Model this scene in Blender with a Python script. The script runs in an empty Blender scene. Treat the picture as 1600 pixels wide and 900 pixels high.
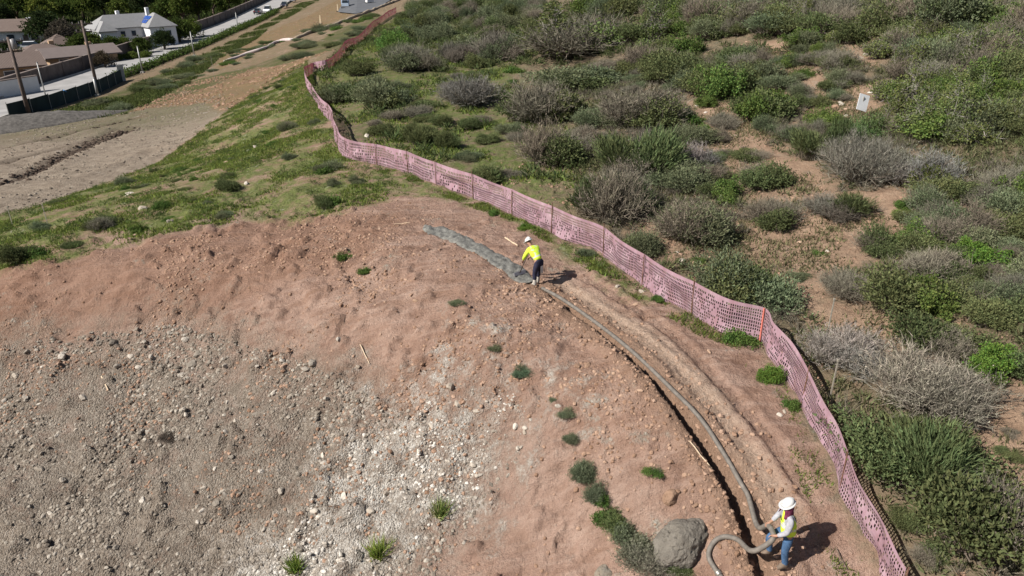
import bpy, math, random
import numpy as np
from mathutils import Vector, Matrix, Euler

random.seed(7); RNG = np.random.default_rng(11)
S = bpy.context.scene
COL = S.collection
PI = math.pi

# ------------------------------------------------------------------ camera, sky, sun, exposure
PITCH = math.radians(25.0); FPX = 1142.0; CAMH = 10.0
cam_d = bpy.data.cameras.new('camera'); cam = bpy.data.objects.new('camera', cam_d); COL.objects.link(cam)
cam.location = (0, 0, CAMH); cam.rotation_euler = (PI/2 - PITCH, 0, 0)
cam_d.sensor_width = 36.0; cam_d.lens = 36.0 * FPX / 1600.0
cam_d.clip_start = 0.1; cam_d.clip_end = 3000
S.camera = cam

SUN_AZ = math.radians(27.0)      # direction the shadows run, from +X towards +Y
SUN_EL = math.radians(41.0)
to_sun = Vector((-math.cos(SUN_AZ)*math.cos(SUN_EL), -math.sin(SUN_AZ)*math.cos(SUN_EL), math.sin(SUN_EL)))
W = bpy.data.worlds.new('World'); S.world = W; W.use_nodes = True
wn = W.node_tree.nodes; wl = W.node_tree.links
bg = wn['Background']; sky = wn.new('ShaderNodeTexSky'); sky.sky_type = 'NISHITA'; sky.sun_disc = False
sky.sun_elevation = SUN_EL; sky.sun_rotation = math.atan2(to_sun.x, to_sun.y)
sky.air_density = 1.0; sky.dust_density = 1.0; sky.ozone_density = 1.0
wl.new(sky.outputs[0], bg.inputs[0]); bg.inputs[1].default_value = 0.05
sl = bpy.data.lights.new('sun', 'SUN'); sl.energy = 5.0; sl.angle = math.radians(0.53); sl.color = (1.0, 0.95, 0.88)
so = bpy.data.objects.new('sun', sl); COL.objects.link(so); so.rotation_euler = to_sun.to_track_quat('Z', 'Y').to_euler()
S.view_settings.view_transform = 'Standard'; S.view_settings.look = 'None'
S.view_settings.gamma = 1.0; S.view_settings.exposure = 0.62; S.view_settings.use_curve_mapping = False
S.render.engine = 'CYCLES'
S.cycles.max_bounces = 5; S.cycles.diffuse_bounces = 2; S.cycles.transparent_max_bounces = 6

# ------------------------------------------------------------------ noise and terrain
def _h(ix, iy, seed):
    n = (ix*374761393 + iy*668265263 + seed*974711) & 0x7fffffff
    n = ((n ^ (n >> 13))*1274126177) & 0x7fffffff
    n = (n ^ (n >> 16)) & 0x7fffffff
    return (n % 65536)/65535.0
def vnoise(x, y, seed=0):
    x = np.asarray(x, float); y = np.asarray(y, float)
    xi = np.floor(x).astype(np.int64); yi = np.floor(y).astype(np.int64)
    fx = x-xi; fy = y-yi; fx = fx*fx*(3-2*fx); fy = fy*fy*(3-2*fy)
    a = _h(xi, yi, seed); b = _h(xi+1, yi, seed); c = _h(xi, yi+1, seed); d = _h(xi+1, yi+1, seed)
    return (a*(1-fx)+b*fx)*(1-fy)+(c*(1-fx)+d*fx)*fy
def fbm(x, y, oct=4, seed=0, gain=0.5):
    s = 0; a = 1; t = 0
    for k in range(oct):
        s = s + a*vnoise(x*2**k+k*17.3, y*2**k-k*9.1, seed+k); t += a; a *= gain
    return s/t
def sstep(a, b, x):
    t = np.clip((np.asarray(x, float)-a)/(b-a), 0, 1); return t*t*(3-2*t)

CP, SP = math.cos(PITCH), math.sin(PITCH)
def ray(px, py):
    u = (px-800)/FPX; v = (py-450)/FPX
    return np.array([u, CP-v*SP, -(SP+v*CP)])
def unproj(px, py, z):
    r = ray(px, py); return np.array([0, 0, CAMH])+r*(z-CAMH)/r[2]

CTRL = [  # (photo pixel, height there)
 (480,125,-.4),(520,205,-.1),(607,262,0),(755,317,.1),(892,380,.15),(1040,470,.1),(1190,537,0),(1254,641,-.4),(1330,815,-1.25),(1390,930,-1.9),
 (602,31,-.8),(555,80,-.7),(660,355,.25),(838,441,.2),(1000,565,.1),(1100,690,-.6),(1180,820,-1.4),(1220,885,-1.75),(1200,960,-2.3),
 (1600,930,-1.0),(1600,760,-.1),(1600,600,.7),(1600,400,1.3),(1600,200,3.0),(1600,100,4.4),(1600,20,6.0),
 (1400,800,-.8),(1400,600,.3),(1400,420,.8),(1300,300,1.0),(1343,170,2.2),(1300,100,3.4),(1300,20,5.4),
 (1000,20,3.6),(1000,100,1.8),(1000,200,.8),(1000,300,.35),(750,20,.5),(750,100,.2),(750,200,.05),(870,270,.2),(660,60,-.4),
 (500,300,-.15),(400,340,-.5),(250,360,-1.1),(0,425,-2.0),(330,260,-2.2),(420,180,-1.8),
 (0,338,-3.6),(150,292,-4.0),(250,250,-4.0),(350,180,-3.6),(440,112,-2.8),(490,88,-1.6),
 (0,260,-5.2),(100,225,-5.6),(200,190,-5.8),(320,155,-5.0),(420,108,-4.0),
 (100,175,-7.0),(250,130,-7.0),(390,78,-5.6),(480,50,-4.6),(540,25,-4.0),(600,10,-3.4),
 (20,172,-8.4),(120,140,-8.6),(200,112,-8.6),(300,74,-8.4),(380,38,-8.0),(425,14,-7.4),
 (-60,150,-8.8),(0,140,-9.0),(100,95,-9.0),(200,72,-9.0),(200,25,-10.),(0,30,-10.),(330,12,-9.2),
 (0,480,-2.4),(200,465,-1.7),(400,430,-.9),(600,490,-.5),(750,560,-.45),(860,640,-.8),(920,760,-1.8),
 (0,600,-4.2),(200,600,-3.7),(400,600,-2.7),(600,660,-2.4),(760,740,-2.5),(860,860,-3.0),
 (0,750,-5.4),(0,930,-6.4),(200,930,-6.0),(400,900,-5.2),(600,900,-4.3),(760,930,-3.6),(960,880,-2.6),(1060,880,-2.2),(1000,700,-.8),(900,540,-.05)]
_P = np.array([unproj(*c) for c in CTRL])
_W = np.array([(-500,300,-16),(-500,900,-10),(0,900,-4),(500,900,40),(500,300,40),(90,150,14),(160,60,16),(60,20,3),(60,-40,2),(-60,-40,-12),(0,-40,-7),(-200,60,-12),
  (-80,20,-9.5),(-45,10,-8.5),(-30,0,-8.5),(0,-8,-7.0),(6,2,-4),(15,0,-2.2),(-120,90,-9.5)], float)
_P = np.vstack([_P, _W])
def _U(r2): return np.where(r2 < 1e-9, 0, 0.5*r2*np.log(np.maximum(r2, 1e-9)))
SC = 40.0
_X = _P[:, :2]/SC
_n = len(_X)
_K = _U(((_X[:, None]-_X[None])**2).sum(-1)) + np.eye(_n)*3e-4
_Q = np.hstack([np.ones((_n, 1)), _X])
_A = np.zeros((_n+3, _n+3)); _A[:_n, :_n] = _K; _A[:_n, _n:] = _Q; _A[_n:, :_n] = _Q.T
_sol = np.linalg.solve(_A, np.concatenate([_P[:, 2], np.zeros(3)]))
def zbase(x, y):
    x = np.atleast_1d(np.asarray(x, float)); y = np.atleast_1d(np.asarray(y, float)); sh = x.shape
    q = np.stack([x.ravel(), y.ravel()], 1)/SC
    out = np.empty(len(q))
    for i in range(0, len(q), 20000):
        c = q[i:i+20000]
        out[i:i+20000] = _U(((c[:, None]-_X[None])**2).sum(-1)) @ _sol[:_n] + _sol[_n] + c @ _sol[_n+1:]
    return out.reshape(sh)
def G(px, py):
    """the spot of ground seen at a photo pixel, as world x, y"""
    r = ray(px, py)
    ts = 6*1.012**np.arange(360)
    pts = np.array([0, 0, CAMH])+ts[:, None]*r
    d = pts[:, 2]-zbase(pts[:, 0], pts[:, 1])
    k = np.argmax(d < 0) if (d < 0).any() else len(ts)-1
    if k == 0: return pts[0, :2]
    a, b = d[k-1], d[k]; t = a/(a-b) if a != b else 0
    return (pts[k-1]*(1-t)+pts[k]*t)[:2]
def GG(lst): return np.array([G(*p) for p in lst])
def seg_dist(x, y, poly):
    """distance to a polyline, arc length at the nearest spot, signed side"""
    if x.size > 5000:      # only look near the line
        lo = poly.min(0)-7; hi = poly.max(0)+7; m = (x > lo[0]) & (x < hi[0]) & (y > lo[1]) & (y < hi[1])
        if m.sum() < .8*x.size:
            o = [np.full(x.shape, 99.), np.zeros(x.shape), np.zeros(x.shape)]
            if m.any():
                for q, v in zip(o, seg_dist(x[m], y[m], poly)): q[m] = v
            return o
    best = np.full(x.shape, 1e9); arc = np.zeros(x.shape); side = np.zeros(x.shape); L = 0
    for a, b in zip(poly[:-1], poly[1:]):
        d = b-a; l = np.hypot(*d)
        if l < 1e-6: continue
        t = np.clip(((x-a[0])*d[0]+(y-a[1])*d[1])/l**2, 0, 1)
        ex = x-a[0]-t*d[0]; ey = y-a[1]-t*d[1]; r = np.hypot(ex, ey)
        m = r < best; best = np.where(m, r, best); arc = np.where(m, L+t*l, arc)
        side = np.where(m, np.sign(d[0]*ey-d[1]*ex), side); L += l
    return best, arc, side
def inside(x, y, poly):
    """signed distance to a polygon, positive inside"""
    if x.size > 5000:
        lo = poly.min(0)-7; hi = poly.max(0)+7; m = (x > lo[0]) & (x < hi[0]) & (y > lo[1]) & (y < hi[1])
        if m.sum() < .8*x.size:
            o = np.full(x.shape, -99.)
            if m.any(): o[m] = inside(x[m], y[m], poly)
            return o
    c = np.zeros(x.shape, bool); n = len(poly)
    for i in range(n):
        x1, y1 = poly[i]; x2, y2 = poly[(i+1) % n]
        if abs(y2-y1) < 1e-9: continue
        c ^= ((y1 > y) != (y2 > y)) & (x < (x2-x1)*(y-y1)/(y2-y1)+x1)
    d, _, _ = seg_dist(x, y, np.vstack([poly, poly[:1]]))
    return np.where(c, d, -d)
def smooth_path(pts, n=8):
    P = np.asarray(pts, float); P = np.vstack([2*P[0]-P[1], P, 2*P[-1]-P[-2]]); out = []
    for i in range(1, len(P)-2):
        for k in range(n):
            t = k/n; a, b, c, d = P[i-1:i+3]
            out.append(.5*((2*b)+(-a+c)*t+(2*a-5*b+4*c-d)*t*t+(-a+3*b-3*c+d)*t**3))
    out.append(P[-2]); return np.array(out)

# --- lines and areas of the place
TRENCH = smooth_path(GG([(836,443),(870,468),(930,512),(985,556),(1035,607),(1080,663),(1118,718),(1148,770),(1170,822),(1186,875),(1196,915),(1204,960)]), 6)
HOSE_G = [(846,449),(880,472),(940,514),(993,556),(1046,607),(1092,660),(1130,712),(1156,756),(1168,778)]
CONC = smooth_path(GG([(662,357),(690,362),(725,377),(765,399),(800,419),(832,438)]), 6)
TRACK = smooth_path(GG([(870,440),(950,495),(1020,545),(1085,605),(1150,680),(1210,760),(1262,840),(1290,920)]), 6)
TRACK2 = smooth_path(GG([(905,428),(985,478),(1060,530),(1120,590),(1165,640),(1215,700),(1260,770)]), 6)
Z_GREEN = GG([(-200,395),(-60,350),(60,322),(150,292),(230,262),(300,215),(350,178),(430,120),(480,95),(490,120),(518,200),(535,245),(640,275),(760,322),(880,378),(960,425),(1030,470),(1010,475),(900,410),(820,352),(760,330),(700,312),(640,303),(590,315),(540,330),(450,345),(380,340),(330,355),(200,385),(100,408),(-60,440),(-200,475)])
Z_GREEN2 = GG([(490,115),(580,50),(640,20),(760,5),(860,60),(800,110),(840,170),(930,230),(900,300),(890,350),(830,340),(740,290),(650,255),(560,225),(510,160)])
Z_GRAVEL = GG([(-240,215),(-80,185),(60,190),(150,178),(260,160),(345,148),(365,162),(340,185),(300,215),(230,262),(150,292),(60,322),(-80,350),(-220,400)])
Z_ORANGE = GG([(330,90),(400,58),(470,30),(540,-6),(625,-10),(560,20),(500,42),(440,62),(390,88),(340,110)])
Z_HAUL = GG([(200,175),(300,128),(400,105),(500,88),(530,75),(480,96),(420,135),(350,175),(320,160),(240,168)])
Z_ROCK = GG([(-220,600),(-80,560),(60,535),(150,515),(280,505),(360,535),(470,570),(540,600),(600,640),(660,640),(690,590),(740,585),(800,605),(835,650),(810,720),(740,800),(690,860),(640,1040),(-220,1040)])
Z_WHITE = GG([(690,590),(740,590),(800,610),(830,650),(800,720),(720,790),(650,850),(560,930),(430,960),(380,900),(470,830),(500,750),(560,690),(640,660)])
Z_VERGE = GG([(60,185),(160,150),(300,92),(400,45),(470,5),(500,0),(430,38),(400,62),(340,95),(300,128),(200,178),(120,190)])
RUTS = [smooth_path(GG(l), 6) for l in ([(-20,295),(40,275),(90,250),(150,225),(200,205)], [(-20,262),(50,244),(120,228),(190,200)], [(-20,238),(60,222),(130,205),(220,185)], [(-20,330),(90,296),(170,270),(240,235)])]
FEN_PX = [(1400,950),(1375,897),(1360,865),(1330,815),(1312,767),(1296,722),(1274,683),(1254,641),(1229,590),(1200,557),(1186,534),(1122,515),(1040,470),(972,424),(935,395),(892,378),(835,352),(755,317),(685,290),(607,262),(555,252),(535,242),(525,217),(516,190),(496,165),(478,130),(487,117),(512,110),(530,95),(565,65),(582,46),(602,31),(620,20)]
FEN = GG(FEN_PX)
def inst_len(p): return np.concatenate([[0], np.cumsum(np.hypot(*np.diff(p, axis=0).T))])
TL = inst_len(TRENCH)[-1]

def zdet(x, y):
    """base terrain plus clods, ruts, tracks, the cut trench"""
    z = zbase(x, y)
    near = 1/(1+np.maximum(np.hypot(x, y)-60, 0)/40)
    dl = np.minimum(seg_dist(x, y, TRENCH)[0], np.minimum(seg_dist(x, y, CONC)[0], seg_dist(x, y, FEN)[0])); calm = .15+.85*sstep(.8, 4.5, dl)
    z = z + (fbm(x*.22, y*.22, 3, 5)-.5)*.40*near*calm
    rock = sstep(-1.5, 2.5, inside(x, y, Z_ROCK))
    z = z + (fbm(x*1.1, y*1.1, 4, 21)-.5)*(.20+.24*rock) + (fbm(x*.5+9, y*.5, 3, 22)-.5)*.36*sstep(40, 28, y)*calm
    # erosion streaks down the cut bank
    a = x*.72+y*.69; b = -x*.69+y*.72
    z = z + (fbm(a*.5, b*3.2, 3, 33)-.5)*.16*sstep(30, 24, y)*sstep(8, 0, x)
    q = fbm(x*3.4, y*3.4, 4, 44, .6); z = z + (np.abs(q-.5)*-2+.25)*.10*sstep(70, 40, y)*sstep(.30, .55, fbm(x*.35, y*.35, 2, 45)) + (fbm(x*7, y*7, 2, 46)-.5)*.04*sstep(40, 25, y)
    lump = fbm(x*1.9+31, y*1.9, 3, 47, .55); z = z + .16*sstep(.60, .70, lump)*sstep(40, 26, y)*sstep(9, 2, x)*(.3+.7*calm)
    for i, r in enumerate(RUTS):
        d, arc, sd = seg_dist(x, y, r)
        w = .5*(0.6+.8*vnoise(arc*.4, arc*0+i, 3))
        z = z - .38*np.exp(-(d/w)**2)*(0.35+vnoise(arc*.35, arc*0+7*i, 9)) + .18*np.exp(-((d-1.1)/.5)**2)
    for t, dep in ((TRACK, .07), (TRACK2, .11)):
        d, arc, sd = seg_dist(x, y, t)
        z = z - dep*sstep(.24, .14, d)*(.6+.4*np.sin(arc*2*PI/.16)) + .035*np.exp(-((d-.33)/.1)**2)
    d, arc, sd = seg_dist(x, y, TRENCH)
    w = .04+.13*sstep(.1, .95, arc/TL)+.03*(vnoise(arc*3, arc*0, 2)-.5)
    cut = sstep(w+.035, w-.01, d)
    berm = np.exp(-((d-w-.32)/.25)**2)*(sd < 0)*.13*(.3+vnoise(x*3, y*3, 8))
    z = z + berm*sstep(0, .3, arc/TL) - cut*(.16+.42*sstep(0, .7, arc/TL))
    d, arc, sd = seg_dist(x, y, CONC)
    z = z - .06*sstep(.45, .3, d)
    return z
# ------------------------------------------------------------------ mesh and material helpers
def mk_mesh(name, V, F, smooth=False, mats=(), attrs=None, midx=None):
    """F: array (n,k) or list of arrays with different k"""
    me = bpy.data.meshes.new(name)
    V = np.asarray(V, np.float32)
    Fs = F if isinstance(F, list) else [F]
    Fs = [np.asarray(f, np.int32) for f in Fs if len(f)]
    loops = np.concatenate([f.ravel() for f in Fs])
    tot = np.concatenate([np.full(len(f), f.shape[1], np.int32) for f in Fs])
    st = np.concatenate([[0], np.cumsum(tot)[:-1]]).astype(np.int32)
    me.vertices.add(len(V)); me.vertices.foreach_set('co', V.ravel())
    me.loops.add(len(loops)); me.loops.foreach_set('vertex_index', loops)
    me.polygons.add(len(tot)); me.polygons.foreach_set('loop_start', st); me.polygons.foreach_set('loop_total', tot)
    me.polygons.foreach_set('use_smooth', np.full(len(tot), bool(smooth)))
    for m in mats: me.materials.append(m)
    if midx is not None: me.polygons.foreach_set('material_index', np.asarray(midx, np.int32))
    if attrs:
        for k, v in attrs.items():
            at = me.attributes.new(k, 'FLOAT', 'POINT'); at.data.foreach_set('value', np.asarray(v, np.float32))
    me.update(calc_edges=True); return me
def link(name, me, parent=None, loc=None):
    o = bpy.data.objects.new(name, me); COL.objects.link(o)
    if parent is not None: o.parent = parent
    if loc is not None: o.location = loc
    return o
def tag(o, label=None, cat=None, group=None, kind=None):
    if label: o['label'] = label
    if cat: o['category'] = cat
    if group: o['group'] = group
    if kind: o['kind'] = kind
    return o
def empty(name, loc, rz=0, label=None, cat=None, group=None):
    o = bpy.data.objects.new(name, None); COL.objects.link(o); o.location = loc; o.rotation_euler = (0, 0, rz); o.empty_display_size = .2
    return tag(o, label, cat, group)

class MB:
    """collects polygons for one part"""
    def __init__(s): s.v = []; s.f = {}
    def add(s, V, F):
        b = len(s.v); s.v += [tuple(p) for p in V]
        for f in F: s.f.setdefault(len(f), []).append([i+b for i in f])
        return s
    def box(s, c, d, rz=0, rx=0, ry=0, taper=1.0):
        M = Euler((rx, ry, rz)).to_matrix(); c = Vector(c); V = []
        for z in (-1, 1):
            k = taper if z > 0 else 1
            for x, y in ((-1, -1), (1, -1), (1, 1), (-1, 1)): V.append(c+M @ Vector((x*d[0]/2*k, y*d[1]/2*k, z*d[2]/2)))
        return s.add(V, [(3,2,1,0),(4,5,6,7),(0,1,5,4),(1,2,6,5),(2,3,7,6),(3,0,4,7)])
    def tube(s, pts, rad, n=8, caps=True):
        pts = [Vector(p) for p in pts]; V = []; F = []
        rad = rad if hasattr(rad, '__len__') else [rad]*len(pts)
        up = Vector((0, 0, 1)); prev = None
        for i, p in enumerate(pts):
            t = (pts[min(i+1, len(pts)-1)]-pts[max(i-1, 0)]).normalized()
            a = prev if prev is not None else (up if abs(t.dot(up)) < .95 else Vector((1, 0, 0)))
            u = (a-t*a.dot(t)).normalized(); w = t.cross(u); prev = u
            for k in range(n):
                an = 2*PI*k/n; V.append(p+(u*math.cos(an)+w*math.sin(an))*rad[i])
        for i in range(len(pts)-1):
            for k in range(n): F.append((i*n+k, i*n+(k+1) % n, (i+1)*n+(k+1) % n, (i+1)*n+k))
        if caps: F.append(tuple(range(n-1, -1, -1))); F.append(tuple((len(pts)-1)*n+k for k in range(n)))
        return s.add(V, F)
    def ellipsoid(s, c, r, nu=12, nv=8, M=None):
        V = []; F = []; c = Vector(c)
        for j in range(nv+1):
            th = PI*j/nv
            for i in range(nu):
                p = Vector((r[0]*math.sin(th)*math.cos(2*PI*i/nu), r[1]*math.sin(th)*math.sin(2*PI*i/nu), r[2]*math.cos(th)))
                V.append(c+(M @ p if M else p))
        for j in range(nv):
            for i in range(nu): F.append((j*nu+i, (j+1)*nu+i, (j+1)*nu+(i+1) % nu, j*nu+(i+1) % nu))
        return s.add(V, F)
    def mesh(s, name, mat, smooth=False):
        return mk_mesh(name, s.v, [np.array(f) for f in s.f.values()], smooth, [mat] if mat else [])
    def build(s, name, mat, parent=None, smooth=False, loc=None):
        return link(name, s.mesh(name, mat, smooth), parent, loc)

def nmat(name):
    m = bpy.data.materials.new(name); m.use_nodes = True; nt = m.node_tree
    return m, nt, nt.nodes, nt.links, nt.nodes['Principled BSDF']
def noise_node(nt, scale, detail=4, rough=.6, vec=None, dim='3D'):
    n = nt.nodes.new('ShaderNodeTexNoise'); n.inputs['Scale'].default_value = scale; n.inputs['Detail'].default_value = detail; n.inputs['Roughness'].default_value = rough
    if vec is not None: nt.links.new(vec, n.inputs['Vector'])
    return n.outputs['Fac']
def mth(nt, op, a, b=None, c=None, clamp=False):
    n = nt.nodes.new('ShaderNodeMath'); n.operation = op; n.use_clamp = clamp
    for i, v in enumerate((a, b, c)):
        if v is None: continue
        if isinstance(v, (int, float)): n.inputs[i].default_value = v
        else: nt.links.new(v, n.inputs[i])
    return n.outputs[0]
def mixc(nt, fac, a, b, mode='MIX'):
    n = nt.nodes.new('ShaderNodeMix'); n.data_type = 'RGBA'; n.blend_type = mode
    for sock, v in ((n.inputs[0], fac), (n.inputs[6], a), (n.inputs[7], b)):
        if isinstance(v, (int, float)): sock.default_value = v
        elif isinstance(v, tuple): sock.default_value = (*v, 1)
        else: nt.links.new(v, sock)
    return n.outputs[2]
def ramp(nt, fac, stops):
    n = nt.nodes.new('ShaderNodeValToRGB'); e = n.color_ramp.elements
    while len(e) < len(stops): e.new(.5)
    for el, (p, c) in zip(e, stops): el.position = p; el.color = (*c, 1) if isinstance(c, tuple) else (c, c, c, 1)
    nt.links.new(fac, n.inputs[0]); return n.outputs[0]
def objvec(nt): return nt.nodes.new('ShaderNodeTexCoord').outputs['Object']
def worldvec(nt): return nt.nodes.new('ShaderNodeNewGeometry').outputs['Position']
def bump(nt, bs, h, strength=.5, dist=.05):
    n = nt.nodes.new('ShaderNodeBump'); n.inputs['Strength'].default_value = strength; n.inputs['Distance'].default_value = dist
    nt.links.new(h, n.inputs['Height']); nt.links.new(n.outputs[0], bs.inputs['Normal'])
def plain(name, col, rough=.8, var=.12, scale=6, metal=0, bumpd=0, spec=.3):
    """a surface with mottled colour and a little relief"""
    m, nt, N, L, bs = nmat(name)
    f = noise_node(nt, scale, 5, .65, objvec(nt))
    d = tuple(c*(1-2*var) for c in col); b = tuple(min(1, c*(1+var)) for c in col)
    L.new(ramp(nt, f, [(.3, d), (.7, b)]), bs.inputs['Base Color'])
    bs.inputs['Roughness'].default_value = rough; bs.inputs['Metallic'].default_value = metal; bs.inputs['Specular IOR Level'].default_value = spec
    if bumpd: bump(nt, bs, noise_node(nt, scale*4, 4, .7, objvec(nt)), .6, bumpd)
    return m
def leafmat(name, transl=.3, var=.45):
    """colour comes from the object's own colour; each leaf differs a little"""
    m, nt, N, L, bs = nmat(name); N.remove(bs)
    oi = N.new('ShaderNodeObjectInfo'); ge = N.new('ShaderNodeNewGeometry')
    v = mth(nt, 'MULTIPLY_ADD', ge.outputs['Random Per Island'], 2*var, 1-var)
    hsv = N.new('ShaderNodeHueSaturation'); L.new(oi.outputs['Color'], hsv.inputs['Color']); L.new(v, hsv.inputs['Value'])
    hu = mth(nt, 'MULTIPLY_ADD', mth(nt, 'FRACT', mth(nt, 'MULTIPLY', ge.outputs['Random Per Island'], 37.7)), .05, .475); L.new(hu, hsv.inputs['Hue'])
    df = N.new('ShaderNodeBsdfDiffuse'); tr = N.new('ShaderNodeBsdfTranslucent'); mx = N.new('ShaderNodeMixShader')
    L.new(hsv.outputs[0], df.inputs[0]); L.new(hsv.outputs[0], tr.inputs[0]); mx.inputs[0].default_value = transl
    L.new(df.outputs[0], mx.inputs[1]); L.new(tr.outputs[0], mx.inputs[2]); L.new(mx.outputs[0], N['Material Output'].inputs[0])
    return m
M_LEAF = leafmat('leaf'); M_TWIG = leafmat('dry_twig', .08, .4); M_GRASS = leafmat('grass_blade', .35, .5)
M_BARK = plain('bark', (.16, .12, .09), .9, .3, 8, bumpd=.02)

# ------------------------------------------------------------------ ground
def axis(segs):
    out = [segs[0][0]]
    for a, b, st in segs: out += list(np.linspace(a, b, max(2, int(round((b-a)/st))+1))[1:])
    return np.array(out)
gx = axis([(-700,-300,50),(-300,-120,12),(-120,-60,2.5),(-60,-24,.6),(-24,-14,.16),(-14,-1,.085),(-1,8.2,.055),(8.2,16,.11),(16,30,.3),(30,60,1.),(60,160,5),(160,700,40)])
gy = axis([(-60,0,4),(0,6,.5),(6,9,.12),(9,27,.06),(27,40,.12),(40,62,.3),(62,110,.8),(110,200,1.6),(200,320,8),(320,1000,40)])
XX, YY = np.meshgrid(gx, gy)
ZZ = zdet(XX, YY)
def zsurf(x, y):
    """height of the ground sheet as built"""
    x = np.asarray(x, float); y = np.asarray(y, float)
    i = np.clip(np.searchsorted(gx, x)-1, 0, len(gx)-2); j = np.clip(np.searchsorted(gy, y)-1, 0, len(gy)-2)
    u = (x-gx[i])/(gx[i+1]-gx[i]); v = (y-gy[j])/(gy[j+1]-gy[j])
    return (ZZ[j, i]*(1-u)+ZZ[j, i+1]*u)*(1-v)+(ZZ[j+1, i]*(1-u)+ZZ[j+1, i+1]*u)*v
def zt(x, y): return float(zsurf(x, y))
def soft(poly, w=1.0): return sstep(-w, w, inside(XX, YY, poly))
dist = np.hypot(XX, YY)
att = dict(green=np.maximum(soft(Z_GREEN, 1.1), .75*soft(Z_GREEN2, 3)), gravel=soft(Z_GRAVEL, 1.6), orange=np.maximum(soft(Z_ORANGE, 1.5), .8*soft(Z_HAUL, 1.5)),
           rock=soft(Z_ROCK, 2.2), white=soft(Z_WHITE, 2.8), verge=np.maximum(soft(Z_VERGE, 2), .55*sstep(52, 75, YY)*sstep(5, -5, XX)))
BARE = [GG(p) for p in ([(1190,255),(1260,250),(1300,305),(1400,300),(1460,350),(1400,400),(1330,420),(1260,490),(1180,400),(1180,330)], [(1060,160),(1160,165),(1200,225),(1240,262),(1110,262)], [(1190,65),(1270,62),(1285,150),(1225,175),(1195,155)], [(1270,470),(1330,480),(1430,490),(1455,525),(1400,565),(1290,520)],
  [(1490,640),(1640,600),(1640,770),(1530,750)], [(985,75),(1020,80),(1040,150),(1000,140)], [(1270,140),(1370,135),(1360,190),(1330,225),(1270,210)], [(1315,62),(1390,60),(1385,105),(1320,102)], [(1440,330),(1580,310),(1540,345),(1470,360)], [(1020,345),(1075,400),(1040,400),(1000,350)], [(640,150),(655,160),(620,200),(600,185)], [(880,215),(930,210),(960,230),(900,235)])]
bare_sd = lambda x, y: np.max([inside(x, y, b) for b in BARE], 0)
Z_TOWN = GG([(-80,140),(60,128),(200,80),(330,38),(400,8),(400,-8),(-260,-8),(-260,175)])
att['town'] = soft(Z_TOWN, 4)
Z_BENCH = GG([(850,440),(940,500),(1010,555),(1070,620),(1120,690),(1170,770),(1200,830),(1240,800),(1180,690),(1110,590),(1040,530),(960,480),(880,432)])
att['bench'] = soft(Z_BENCH, .8)
Z_VERGE2 = GG([(170,172),(300,125),(400,100),(500,62),(600,22),(600,40),(560,62),(500,86),(400,106),(330,136),(250,162)])
att['verge'] = np.maximum(att['verge'], .9*soft(Z_VERGE2, 1.5)); att['orange'] = np.maximum(att['orange'], soft(Z_HAUL, 1.5))
Z_CREST = GG([(-80,430),(200,385),(400,345),(560,335),(640,345),(560,420),(430,450),(300,495),(120,510),(-80,560)])
att['crest'] = soft(Z_CREST, 1.5)
att['rut'] = np.max([sstep(.9, .2, seg_dist(XX, YY, r)[0]) for r in RUTS[:3]], 0)
att['brush'] = sstep(-.8, .8, inside(XX, YY, np.vstack([FEN, [[60, 260], [400, 260], [400, -20], [6, -5]]])))
att['cover'] = att['brush']*sstep(.9, -1.6, bare_sd(XX, YY)+2.2*(fbm(XX*.5, YY*.5, 3, 98)-.5))
dT, arcT, sdT = seg_dist(XX, YY, TRENCH)
att['spoil'] = sstep(.9, .2, dT)*.8
nx, ny = len(gx), len(gy)
idx = np.arange(nx*ny).reshape(ny, nx)
quads = np.stack([idx[:-1, :-1], idx[:-1, 1:], idx[1:, 1:], idx[1:, :-1]], -1).reshape(-1, 4)

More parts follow.
